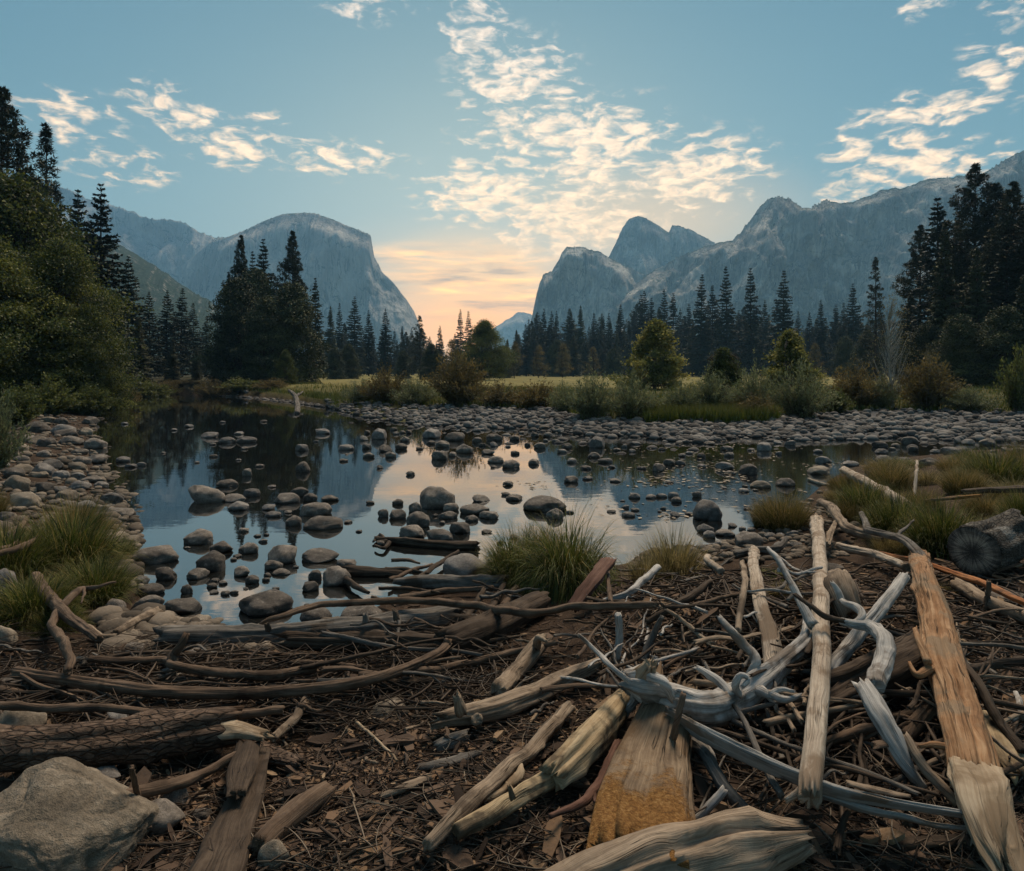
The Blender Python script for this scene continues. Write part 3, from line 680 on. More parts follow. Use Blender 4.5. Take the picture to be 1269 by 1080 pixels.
for k, (px, top, Y, lab) in enumerate([(409, 380, 175, 'first spire right of the central clump, beyond the meadow'), (420, 376, 190, 'thin spire close behind the first one beyond the meadow'), (439, 368, 165, 'tallest, broadest fir below the great cliff'), (457, 385, 170, 'narrow fir beside the tallest one below the great cliff'),
      (477, 383, 160, 'narrow fir standing alone below the right end of the great cliff'), (498, 404, 210, 'small pointed fir at the foot of the great cliff slope'), (545, 404, 150, 'fir before the sunrise glow, left of the twin spires'), (570, 384, 210, 'left one of the twin spires in the sunrise glow'), (580, 386, 215, 'right one of the twin spires in the sunrise glow'),
      (604, 398, 190, 'thin fir between the glow and the tiny far peak'), (640, 409, 240, 'small fir below the tiny far peak'), (655, 396, 230, 'open fir at the nose of the dark buttress'), (674, 383, 220, 'dark fir with a full crown under the dark buttress nose'), (690, 386, 230, 'broad fir just right of the full-crowned one under the dark buttress'),
      (707, 388, 225, 'blunt fir under the middle of the dark buttress'), (719, 379, 225, 'tallest fir under the middle of the dark buttress'), (736, 388, 220, 'slender fir apart from its neighbours under the dark buttress'), (748, 392, 235, 'thin half-bare fir right of the slender one under the buttress')]):
    conif('fir' if k % 5 else 'cedar', px, top, Y, lab, GM, [.95, .8, 1.1, .9][k % 4])
conif('open', 521, 392, 118, 'open-crowned tree standing dark against the left of the sunrise glow', None, 1.4)
GR = 'conifers below the right-hand cliffs'
for k, (px, top, Y, lab) in enumerate([(770, 378, 230, 'fir at the left end of the dense wood beyond the round tree'), (784, 384, 240, 'short fir deep in the dense wood beyond the round tree'), (794, 366, 235, 'left top of the dense wood above the round tree'), (801, 361, 230, 'highest top of the dense wood above the round tree'), (808, 370, 240, 'top just right of the highest one above the round tree'),
      (824, 359, 225, 'first of two blunt tops right of the round tree'), (834, 364, 225, 'second of two blunt tops right of the round tree'), (843, 383, 235, 'low fir in the dip before the tall spires'), (853, 377, 230, 'fir at the left foot of the first tall spire'), (867, 341, 190, 'first of the four tall spires below the domed summit'), (883, 354, 205, 'shorter spire between the first and second tall spires'),
      (901, 331, 180, 'second and tallest of the four tall spires'), (931, 333, 178, 'third of the four tall spires, with tiered branches'), (948, 373, 200, 'low fir between the third and fourth tall spires'), (969, 337, 172, 'fourth of the four tall spires, rightmost and smooth-sided'), (987, 396, 190, 'small fir just right of the fourth spire'), (1003, 388, 185, 'fir in the gap right of the fourth spire'),
      (1018, 372, 180, 'broad fir midway between the spires and the shaggy pine'), (1035, 378, 190, 'slim fir left of the paired tops near the shaggy pine'), (1045, 376, 185, 'left of the paired tops near the shaggy pine'), (1058, 352, 170, 'right and taller of the paired tops near the shaggy pine')]):
    conif('fir', px, top, Y, lab, GR, [1.0, .9, 1.1, .95][k % 4])
conif('open', 1085, 320, 98, 'shaggy open pine standing alone left of the dark right-hand grove', None, 1.1)
GG = 'dark grove at the right edge'
for a in [('pine', 1206, 207, 66, 'highest pine of the right-hand grove, with an open pointed top', .9), ('fir', 1164, 246, 68, 'tall dark fir at the left side of the right-hand grove', 1.15), ('cedar', 1172, 274, 58, 'smooth olive cedar cone at the front of the right-hand grove', .75), ('cedar', 1212, 306, 56, 'smaller olive cedar cone beside the smooth one in the grove', .8),
          ('pine', 1140, 282, 76, 'open pine on the left flank of the right-hand grove', .95), ('pine', 1232, 232, 64, 'dark pine right of the highest one in the grove', 1.0), ('pine', 1256, 229, 60, 'bulky dark pine at the right edge of the frame', 1.05), ('fir', 1190, 262, 74, 'dark fir behind the smooth olive cedar', 1.1), ('pine', 1285, 222, 56, 'dark pine cut by the right edge of the frame', 1.1),
          ('fir', 1246, 290, 56, 'dark fir low in front of the bulky pine at the right edge', 1.3), ('fir', 1225, 330, 60, 'shadowy fir in the heart of the right-hand grove', 1.3), ('cedar', 1128, 360, 72, 'dark low cedar at the left foot of the right-hand grove', 1.1), ('fir', 1310, 250, 58, 'dark fir beyond the right edge of the frame', 1.1),
          ('dark', 1190, 395, 52, 'dark bushy understory tree beneath the olive cedar', 1.0), ('dark', 1245, 385, 50, 'dark bushy understory tree beneath the bulky pine', 1.0), ('cedar', 1268, 340, 50, 'dark drooping cedar against the right edge of the frame', .9), ('dark', 1150, 405, 58, 'dark bushy tree behind the bare pale aspen', 1.0)]:
    conif(a[0], a[1], a[2], a[3], a[4], GG, a[5] * 1.15)
# the wood that closes the valley floor behind the named trees
rw = random.Random(11)
for k in range(190):
    px = 395 + (1140 - 395) * ((k % 95) + rw.random()) / 95
    Y = rw.uniform(250, 340) if k < 95 else rw.uniform(190, 250)
    top = (rw.uniform(405, 432) if px < 650 else rw.uniform(384, 418)) + (8 if 520 < px < 640 else 0) + (4 if k >= 95 else 0)
    if px < 640: z = ('far conifer in the low hazy treeline beneath the great cliff', 'far conifers beneath the great cliff')
    elif px < 860: z = ('far conifer in the dense dark treeline beneath the dark buttress', 'far conifers beneath the dark buttress')
    else: z = ('far conifer in the dense dark treeline beneath the high cliff wall', 'far conifers beneath the high cliff wall')
    conif(rw.choice(['fir', 'fir', 'fir', 'cedar', 'pine']), px, top + rw.choice([0, 0, -6, 8]), Y, z[0], z[1], rw.uniform(.85, 1.45), 'conifer_tree')
for k, (px, top, Y, kd, lab) in enumerate([(415, 432, 120, 'dark', 'dark round tree at the meadow edge right of the central clump'), (432, 428, 125, 'dark', 'second dark round tree at the meadow edge, with bare trunk below'), (535, 428, 110, 'dark', 'olive round tree before the open-crowned tree'), (600, 402, 104, 'broad', 'tall loose olive tree right of the twin spires'),
      (625, 430, 150, 'dark', 'small dark round tree below the tiny far peak'), (690, 424, 190, 'dark', 'brownish round tree at the foot of the buttress wood'), (760, 434, 180, 'dark', 'small rusty round tree left of the big round green tree'), (500, 436, 130, 'dark', 'low dark round tree near the brown willow'), (1048, 420, 130, 'dark', 'dark round tree at the back of the meadow left of the bare aspen'), (1075, 412, 110, 'dark', 'dark round tree beneath the shaggy open pine')]):
    conif(kd, px, top, Y, lab, 'round trees around the meadow', 1.0)
for k, (px, top, Y, lab) in enumerate([(560, 424, 112, 'rust-coloured loose tree left of the large brown willow'), (588, 416, 128, 'tall rusty tree right under the twin spires'), (638, 426, 140, 'orange-brown tree below the tiny far peak'), (668, 430, 150, 'rusty tree at the foot of the dark buttress nose'), (698, 428, 160, 'orange-brown tree below the blunt fir of the buttress wood'), (735, 432, 165, 'small rusty tree among the trunks left of the round green bush'), (1010, 428, 130, 'brownish tree behind the tall rounded olive bush')]):
    conif('autumn', px, top, Y, lab, 'rusty autumn trees at the meadow edge', .9)
# bare aspen
tA, cA = broadleaf(140, 10.0, 2.3, m_yellow, .11, 110, 14, .22, m_palebark, .2, 1, sig=.30, steep=1.1)
p = hit(1107, 506); put_tree('aspen_tree', (tA, cA), (p[0], p[1], p[2] - .05), (H + (HZ - 370) / F * p[1] - p[2]) / 9.8, 1.0, 'pale bare aspen with thin white trunk and few yellow leaves', 'tree', None, wide=.85)
tB, cB = broadleaf(141, 10.0, 2.6, m_yellow, .11, 60, 16, .3, m_palebark, .2, 2, sig=.30, steep=.9)
p = hit(1148, 500); put_tree('aspen_tree', (tB, cB), (p[0], p[1], p[2] - .05), (H + (HZ - 428) / F * p[1] - p[2]) / 9.8, 2.0, 'small leaning bare sapling above the brown bush by the grove', 'tree', None, wide=.7)

# ------------------------------------------------------------------ bushes on the far bank
SH = {'willow': [shrub(200 + k, 2.0, 3.0, m_willow) for k in range(3)], 'brown': [shrub(210 + k, 2.0, 2.6, m_brownleaf) for k in range(2)],
      'green': [shrub(220 + k, 2.0, 2.4, m_broad, leaf=.12, lw=.26) for k in range(2)], 'olive': [broadleaf(230 + k, 4.0, 2.1, [m_broad, m_sunbush][k], .15, 170, 100, .0, m_stem, .35, 5, sig=.20, zf=.5, low=.45) for k in range(2)]}
def bush(kind, px, top, base, w, label, v=0, name='willow_bush', depth=None):
    p = hit(px, base, 0, False); Y = p[1]
    hgt = (base - top) / F * Y * (1.32 if kind != 'olive' else 1.05); wid = w / F * Y * 1.12
    h0, w0 = {'willow': (2.0, 3.0), 'brown': (2.0, 2.6), 'green': (2.0, 2.4), 'olive': (4.0, 4.4)}[kind]
    o = put_tree(name, SH[kind][v % len(SH[kind])], (p[0], Y, p[2] - .04), hgt / h0, rt.uniform(0, 6.28), label, 'bush', 'bushes on the far bank', ('stems', 'foliage') if kind != 'olive' else ('trunk', 'crown'), wid / w0 / (hgt / h0))
for a in [('brown', 478, 462, 500, 62, 'dull olive bush left of the brown willow on the bank'), ('brown', 568, 446, 503, 84, 'large brown willow bush below the sunrise glow', 1), ('willow', 515, 474, 502, 60, 'low grey-green bush between the olive and brown bushes'), ('willow', 448, 476, 499, 46, 'low bush at the left end of the bank by the point', 1),
          ('brown', 618, 478, 504, 60, 'low dark bush right of the large brown willow'), ('brown', 665, 478, 506, 70, 'long low dark bush in shade left of the wide grey willow', 1), ('willow', 735, 470, 519, 66, 'left half of the wide grey-green willow on the bank'), ('willow', 782, 472, 519, 70, 'right half of the wide grey-green willow on the bank', 1),
          ('willow', 700, 480, 512, 46, 'small grey willow at the left end of the wide willow', 2), ('olive', 813, 405, 483, 78, 'big round green tree-like bush in the middle of the meadow edge', 1), ('olive', 896, 436, 494, 52, 'dark leafy bush right of the big round green one', 0), ('willow', 880, 466, 512, 62, 'pale willow in front of the dark leafy bush', 2), ('willow', 935, 462, 514, 64, 'pale spotted willow left of the tall rounded bush'),
          ('olive', 978, 418, 498, 74, 'tall rounded olive bush behind the green willow', 1), ('willow', 992, 462, 519, 80, 'bright green willow below the tall rounded bush', 1), ('brown', 1062, 460, 506, 66, 'round rusty brown bush left of the bare aspen'), ('brown', 1150, 452, 508, 80, 'dark rusty bush right of the bare aspen', 1), ('willow', 1092, 474, 508, 40, 'small grey-green bush at the foot of the bare aspen', 2),
          ('green', 1262, 448, 511, 44, 'bright green bush at the right edge of the far bank'), ('willow', 1200, 484, 510, 60, 'low sedgy bush before the dark grove'), ('green', 1035, 486, 512, 44, 'low green shrub between the green willow and rusty bush', 1), ('willow', 845, 480, 515, 50, 'low willow below the big round green bush', 1), ('brown', 935, 492, 519, 60, 'low dark brush at the edge of the gravel under the pale willow')]:
    bush(*a)
def nearbush(kind, px, Y, top, w, label, v=0):
    x = (px - CX) / F * Y; z = gz(x, Y); hgt = H + (HZ - top) / F * Y - z; wid = w / F * Y
    h0, w0 = {'willow': (2.0, 3.0), 'green': (2.0, 2.4), 'brown': (2.0, 2.6)}[kind]
    put_tree('shore_bush', SH[kind][v], (x, Y, z - .04), hgt / h0, 1.0, label, 'bush', 'bushes on the left bank', ('stems', 'foliage'), wid / w0 / (hgt / h0))
nearbush('willow', -6, 13.5, 470, 76, 'yellow-green bush at the left edge above the stony shore'); nearbush('green', 20, 24, 470, 60, 'dark green shrub on the bank under the leafy trees', 1)
nearbush('green', 60, 31, 462, 70, 'low green shrub at the foot of the largest leafy tree'); nearbush('green', 112, 34, 468, 60, 'green shrub trailing into the water under the leaning tree', 1); nearbush('brown', 150, 42, 470, 50, 'dark shrub at the waterline beyond the leaning tree')
nearbush('brown', 262, 62, 468, 50, 'dark brush at the water foot of the central clump, left end'); nearbush('green', 300, 62, 466, 60, 'dark brush at the water foot of the central clump, middle', 1); nearbush('brown', 336, 60, 468, 50, 'dark brush at the water foot of the central clump, right end', 1); nearbush('brown', 205, 68, 470, 46, 'dark brush along the shadowed far shore', 1)
nearbush('green', 88, 38, 440, 60, 'tall dark shrub between the leafy trunks'); nearbush('green', 185, 62, 468, 60, 'dark shrub below the shoreline firs', 1); nearbush('brown', 230, 72, 470, 60, 'dark shrub at the far head of the pool')
# ================================================================== stones
def stone_mat(name, dark, mid, pale, bump=0.5):
    m, t = newmat(name)
    oc = t.n('ShaderNodeTexCoord').outputs['Object']; oi = t.n('ShaderNodeObjectInfo').outputs['Random']
    g = t.n('ShaderNodeNewGeometry')
    v = t.v('ADD', oc, t.n('ShaderNodeCombineXYZ', {0: t.m('MULTIPLY', oi, 31.0), 1: t.m('MULTIPLY', oi, 17.0), 2: 0.0}).outputs[0])
    a = t.noise(v, 1.6, 6, .62); b = t.noise(v, 9, 5, .7); c = t.noise(v, 38, 3, .7)
    k = t.m('ADD', t.m('ADD', t.m('MULTIPLY', a, .5), t.m('MULTIPLY', b, .3)), t.m('ADD', t.m('MULTIPLY', c, .2), t.m('MULTIPLY', t.m('SUBTRACT', oi, .5), .16)))
    col = t.ramp(k, [(.33, dark), (.5, mid), (.68, pale)])
    lich = t.mr(t.noise(v, 3.2, 4, .6), .62, .68)
    col = t.mixc(t.m('MULTIPLY', lich, .35), col, tuple(x * 1.35 for x in pale))
    z = t.n('ShaderNodeSeparateXYZ', {0: g.outputs['Position']}).outputs[2]
    wet = t.mr(t.m('ADD', z, t.m('MULTIPLY', b, .03)), .055, .025)          # the band the river keeps wet
    col = t.mixc(t.m('MULTIPLY', wet, .65), col, tuple(x * .25 for x in mid))
    bs = surf(t, col, t.mr(wet, 0, 1, .78, .3), t.m('ADD', t.m('MULTIPLY', b, 1.0), t.m('MULTIPLY', c, .45)), bump, .02, .3)
    return m
m_river = stone_mat('river_stone', (.024, .020, .017), (.095, .081, .069), (.27, .235, .20))
m_grey = stone_mat('grey_stone', (.040, .036, .033), (.120, .110, .102), (.27, .25, .23))
m_tan = stone_mat('tan_stone', (.075, .060, .045), (.18, .148, .113), (.33, .28, .22))
m_big = stone_mat('boulder_stone', (.045, .037, .027), (.15, .122, .090), (.31, .26, .20), .9)
def ico(sub):
    import bmesh
    bm = bmesh.new(); bmesh.ops.create_icosphere(bm, subdivisions=sub, radius=1.0)
    bm.verts.ensure_lookup_table()
    V = np.array([v.co[:] for v in bm.verts]); Fc = np.array([[v.index for v in f.verts] for f in bm.faces]); bm.free()
    return V, Fc
ICO = {k: ico(k) for k in (2, 3, 4, 6)}
def stone(seed, sub=4, angular=0.0, amp=.16):
    """a water-worn cobble (angular 0) or a broken, faceted one (angular 1), half-axes about 1"""
    g = np.random.default_rng(seed); V, Fc = ICO[sub]; V = V.copy()
    r = 1 + amp * fbm(V * .9 + seed, 3, seed, .45) + .03 * fbm(V * 4, 3, seed + 5)
    P = V * r[:, None]
    n = int(4 + 7 * angular)
    for _ in range(n):
        d = g.normal(0, 1, 3); d /= np.linalg.norm(d); h = g.uniform(.62, .95) if angular > .4 else g.uniform(.78, 1.0)
        q = P @ d; over = q - h; soft = .10 * (1 - angular) + .02
        cut = np.where(over > 0, over - soft * (1 - np.exp(-over / soft)), 0)
        P -= np.outer(cut, d) * (.93)
    P += V * (fbm(V * 11, 3, seed + 8) * .012 * (1 + angular))[:, None]
    P -= P.mean(0); mx = np.abs(P).max(0); P /= mx
    return P, Fc
def stone_mesh(name, seed, mat, angular=0., sub=4, amp=.16):
    P, Fc = stone(seed, sub, angular, amp); return mk(name, P, [Fc], [mat])
SV = {}
for nm, mt in (('river', m_river), ('grey', m_grey), ('tan', m_tan)):
    SV[nm + '_r'] = [stone_mesh('stone', 300 + k, mt, 0.15 + .09 * k, 4, .26) for k in range(7)]
    SV[nm + '_a'] = [stone_mesh('stone', 330 + k, mt, .8, 4, .22) for k in range(5)]
rs = random.Random(77)
def rock(cx, cy, w, h, label, kind='river_r', group=None, name='river_rock', cat='rock', roll=0., v=None, sink=.33, lift=0.):
    """a stone whose visible outline spans w x h photo pixels round (cx,cy), resting on ground or riverbed"""
    b = hit(cx, cy + h * .46, lift); Y = b[1]; W_ = w / F * Y / 2
    al = math.atan2(H - b[2], math.hypot(b[0], b[1]))
    D_ = W_ * rs.uniform(.72, .95)
    span = h / F * Y / math.cos(al)
    full = max(.42 * W_, (span / 2 - D_ * math.sin(al) * .62) * 1.25 / max(.3, math.cos(al)))
    full = min(full, 1.15 * W_)
    me = rs.choice(SV[kind]) if v is None else SV[kind][v % len(SV[kind])]
    o = link(name, me, None, (b[0] * (1 + D_ * .72 / Y), Y + D_ * .72, b[2] + full * (1 - 2 * sink)), None, (W_, D_, full))
    # turn about the vertical first, by half turns or small angles so the width stays the width
    o.rotation_euler = (rs.uniform(-.08, .08), math.radians(roll), rs.choice([0, math.pi]) + rs.uniform(-.25, .25))
    return tag(o, label, cat, group)
GP = 'stones in the mirror-still pool'
ROCKS = [  # cx, cy, w, h, kind, label[, roll]
 (328, 746, 72, 36, 'river_r', 'biggest round brown boulder at the pool edge, just above the long grey log'), (193, 686, 58, 27, 'river_r', 'broad oval boulder at the left end of the pool'), (206, 710, 30, 21, 'river_r', 'round stone just below the oval boulder at the left end of the pool'),
 (248, 665, 36, 22, 'river_r', 'dark round stone at the top of the stone cluster in the pool'), (263, 695, 37, 29, 'river_r', 'egg-shaped brown boulder in the middle of the stone cluster in the pool'), (350, 685, 42, 29, 'river_r', 'smooth round brown boulder right of the stone cluster in the pool'),
 (338, 700, 24, 14, 'river_r', 'small stone leaning at the foot of the smooth round brown boulder'), (349, 709, 22, 10, 'river_r', 'flat pebble below the smooth round brown boulder'), (396, 687, 49, 22, 'river_a', 'angular flat-topped dark stone standing in the bright water'),
 (417, 712, 40, 31, 'river_a', 'leaning wedge-shaped grey stone beside a sunken stick'), (430, 697, 28, 12, 'river_a', 'low stone behind the wedge-shaped grey one'), (390, 763, 46, 18, 'river_r', 'flat brown stone between the biggest boulder and the long grey log'), (449, 762, 53, 18, 'river_r', 'low broad stone peeping over the middle of the long grey log'),
 (245, 711, 28, 16, 'river_r', 'oval stone at the lower left of the pool cluster'), (300, 707, 24, 16, 'river_a', 'dark square stone at the right of the pool cluster'), (313, 718, 19, 13, 'river_r', 'small round stone at the lower right tip of the pool cluster'), (231, 730, 15, 14, 'river_r', 'lone upright pebble below the pool cluster'),
 (384, 726, 22, 17, 'river_a', 'cracked stone in the bright water left of the wedge-shaped one'), (390, 712, 18, 14, 'river_a', 'small block just above the cracked stone in the bright water'), (309, 679, 25, 16, 'river_r', 'pair-mate stone between the cluster and the smooth round boulder'), (273, 677, 32, 19, 'river_a', 'flat tilted slab of stone across the top of the pool cluster'),
 (256, 611, 56, 29, 'river_a', 'long slanting boulder pointing left over the cliff reflection', -14), (281, 598, 28, 12, 'river_r', 'dark oval stone behind the long slanting boulder'), (291, 617, 34, 12, 'river_a', 'flat slab right of the long slanting boulder'), (297, 626, 28, 15, 'grey_a', 'speckled pale stone below the flat slab near the slanting boulder'), (311, 610, 23, 13, 'grey_r', 'pale rounded stone right of the flat slab near the slanting boulder'),
 (355, 616, 33, 18, 'river_a', 'tilted block at the left of the upper stone row'), (371, 609, 29, 15, 'river_r', 'rounded pair of humps at the back of the upper stone row'), (385, 616, 19, 13, 'river_r', 'small rounded stone in the middle of the upper stone row'), (408, 617, 24, 10, 'river_a', 'low dark stone at the right end of the upper stone row'), (390, 630, 43, 21, 'river_r', 'smooth wedge above the big flat boulder in the pool'),
 (400, 647, 50, 21, 'river_r', 'big flat grey boulder floating on its own dark reflection'), (365, 645, 21, 15, 'river_r', 'ball-shaped stone just left of the big flat grey boulder'), (333, 628, 19, 10, 'grey_r', 'pale pebble left of the smooth wedge in the pool'), (338, 637, 22, 9, 'grey_a', 'flat pale pebble below the round one left of the smooth wedge'),
 (376, 578, 18, 16, 'river_r', 'lone dark upright stone in the black water'), (306, 585, 14, 12, 'river_a', 'lone small pointed stone left in the black water'), (281, 545, 22, 10, 'grey_r', 'pale stone with two flat neighbours on the far black water'), (305, 545, 26, 9, 'grey_a', 'flat twin stones right of the pale one on the black water'), (260, 540, 25, 6, 'grey_r', 'thin pale stone left of the trio on the black water'),
 (375, 554, 19, 11, 'grey_r', 'pale stone alone under the central clump reflection'), (400, 534, 21, 9, 'grey_r', 'pale stone nearest the point of the gravel bar'), (471, 537, 21, 17, 'grey_r', 'tall pale stone in the water off the gravel bar edge'), (477, 555, 19, 11, 'river_r', 'dark stone just below the tall pale one off the bar'), (428, 554, 22, 9, 'grey_r', 'low pale stone between the point and the tall pale stone'),
 (541, 615, 48, 34, 'river_r', 'large dark boulder at the head of the stones in the golden water'), (514, 628, 18, 15, 'river_r', 'small dark stone left of the large dark boulder in golden water'), (519, 643, 33, 24, 'river_r', 'rounded stone below left of the large dark boulder'), (558, 628, 22, 13, 'river_r', 'stone tucked under the right of the large dark boulder'), (555, 638, 25, 12, 'river_r', 'shiny oval stone in the middle of the golden water group'),
 (492, 636, 23, 17, 'river_a', 'dark stone at the left of the golden water group'), (475, 635, 15, 14, 'river_a', 'outermost dark stone left of the golden water group'), (511, 658, 34, 19, 'river_a', 'square dark block above the floating branch'), (545, 662, 36, 20, 'river_r', 'domed dark stone right of the square block'), (571, 653, 29, 19, 'river_r', 'smooth dark stone between the domed one and the grass clump'), (584, 642, 18, 10, 'river_r', 'small stone above the smooth dark one by the grass clump'),
 (607, 637, 27, 14, 'river_a', 'flat dark stone in the golden water above the grass clump'), (588, 632, 38, 12, 'river_a', 'long low stone across the golden water'), (595, 617, 25, 11, 'river_r', 'low dark stone in the open gold right of the large boulder'), (638, 618, 23, 6, 'river_r', 'thin dark sliver of stone in the open gold'), (627, 612, 13, 6, 'river_r', 'tiny dark stone behind the thin sliver in the gold'),
 (676, 623, 56, 25, 'river_r', 'broad domed boulder between gold and blue water above the grass clump'), (687, 636, 23, 16, 'river_r', 'dark ball of stone at the foot of the broad domed boulder'), (577, 555, 25, 15, 'river_a', 'dark blocky stone at the top of the golden water'), (546, 563, 23, 15, 'river_r', 'dark stone left of the blocky one at the top of the gold'), (549, 550, 20, 11, 'river_r', 'stone behind the dark one at the top of the gold'),
 (614, 569, 21, 11, 'river_r', 'first of a close pair of stones in the upper gold'), (632, 574, 25, 13, 'river_r', 'second, larger of a close pair of stones in the upper gold'), (662, 572, 15, 9, 'river_r', 'small stone where gold meets blue water'), (707, 593, 19, 12, 'river_a', 'pointed dark stone alone in the blue water'), (741, 547, 22, 18, 'grey_r', 'large grey stone on the near lip of the gravel bar'),
 (877, 631, 36, 31, 'grey_r', 'large rounded boulder in blue water left of the shaggy grass tussock'), (816, 578, 17, 14, 'river_a', 'dark upright stone in the riffle'), (830, 572, 17, 10, 'river_r', 'stone behind the dark upright one in the riffle'), (927, 581, 23, 17, 'river_a', 'double-humped dark stone in the riffle right of centre'), (946, 553, 20, 14, 'grey_r', 'rounded stone near the bar above the double-humped one'),
 (1014, 582, 32, 14, 'tan_r', 'pale flat-topped boulder in the dark channel by the leaning log'), (942, 600, 26, 12, 'tan_r', 'pale low stone just behind the shaggy grass tussock'), (973, 597, 24, 13, 'river_r', 'dark stone behind the right of the shaggy grass tussock'), (786, 614, 15, 9, 'grey_r', 'first stone of the short row in the blue water'), (806, 615, 15, 7, 'grey_r', 'second stone of the short row in the blue water'), (820, 614, 14, 7, 'grey_r', 'third stone of the short row in the blue water'),
 (834, 613, 15, 9, 'grey_r', 'fourth stone of the short row in the blue water'), (839, 619, 16, 9, 'river_r', 'darker stone below the end of the short row'), (864, 612, 13, 10, 'grey_a', 'stone between the short row and the large rounded boulder'), (836, 637, 16, 8, 'grey_r', 'lone pebble with a thin twig in the blue water'), (778, 638, 19, 7, 'grey_r', 'flat pale pebble in the blue water above the straw clump'), (775, 628, 13, 6, 'grey_r', 'small pale pebble over the flat pale one in blue water'),
 (875, 654, 24, 14, 'grey_a', 'angular stone below the large rounded boulder'), (899, 660, 25, 11, 'river_r', 'smooth stone at the waterline under the large rounded boulder'), (879, 662, 16, 11, 'grey_r', 'little stone before the angular one at the waterline'), (928, 668, 36, 23, 'river_r', 'broad dark rock at the shore under the shaggy tussock'), (577, 700, 58, 38, 'grey_a', 'big angular grey rock against the left of the green grass clump'),
]
for r_ in ROCKS: rock(r_[0], r_[1], r_[2], r_[3], r_[5], r_[4], GP if r_[0] < 460 else 'stones in the river', roll=r_[6] if len(r_) > 6 else 0)
GLB = 'stones along the left shore'
for r_ in [(147, 634, 44, 19, 'river_a', 'wedge of brown stone jutting into the pool from the left shore'), (20, 598, 32, 24, 'tan_r', 'pale boulder at the left edge above the tall grass'), (32, 618, 40, 26, 'tan_r', 'large tan boulder above the left grass clump'), (53, 581, 31, 23, 'grey_a', 'blocky grey boulder in the middle of the left stones'), (56, 604, 28, 20, 'river_r', 'rounded boulder between the blocky grey and large tan ones'),
           (83, 613, 30, 18, 'tan_r', 'tan stone at the top right of the left grass clump'), (114, 595, 32, 9, 'river_a', 'long flat stone at the dark waterline of the left shore'), (27, 580, 26, 14, 'tan_r', 'pale stone behind the blocky grey boulder'), (112, 641, 22, 13, 'tan_r', 'small pale stone at the right brow of the left grass'), (146, 664, 34, 15, 'tan_r', 'smooth stone between the left grass and the pool'), (81, 536, 34, 11, 'river_a', 'dark slab at the far end of the left stones'),
           (153, 569, 20, 9, 'grey_r', 'pale stone in the black water off the left shore'), (163, 577, 16, 6, 'grey_r', 'flat stone under the pale one off the left shore'), (185, 732, 38, 15, 'river_r', 'upper of two broad stones at the lower left corner of the pool'), (185, 748, 44, 26, 'river_r', 'lower, bigger of two broad stones at the lower left corner of the pool'), (141, 751, 26, 22, 'river_r', 'round stone under the lower edge of the left grass'),
           (228, 752, 52, 20, 'river_r', 'broad low boulder touching the tip of the grey log'), (176, 719, 19, 13, 'grey_r', 'small mossy stone at the waterline of the left grass'), (207, 764, 26, 9, 'tan_r', 'flat tan stone just above the tip of the grey log'), (251, 768, 23, 12, 'tan_r', 'rounded tan stone peeping over the tip of the grey log'), (148, 615, 12, 10, 'river_r', 'pebble above the wedge of brown stone'), (138, 628, 16, 8, 'river_r', 'pebble left of the wedge of brown stone'),
           (60, 520, 26, 10, 'tan_r', 'pale stone high on the far left shore'), (48, 545, 28, 14, 'tan_r', 'pale stone halfway along the far left shore'), (100, 570, 24, 12, 'river_r', 'dark stone at the bend of the left shore'), (12, 560, 26, 16, 'tan_a', 'pale block under the yellow-green bush'), (6, 640, 26, 18, 'river_r', 'dark stone at the left edge beside the tall grass')]:
    rock(r_[0], r_[1], r_[2], r_[3], r_[5], r_[4], GLB)
GF = 'stones among the driftwood'
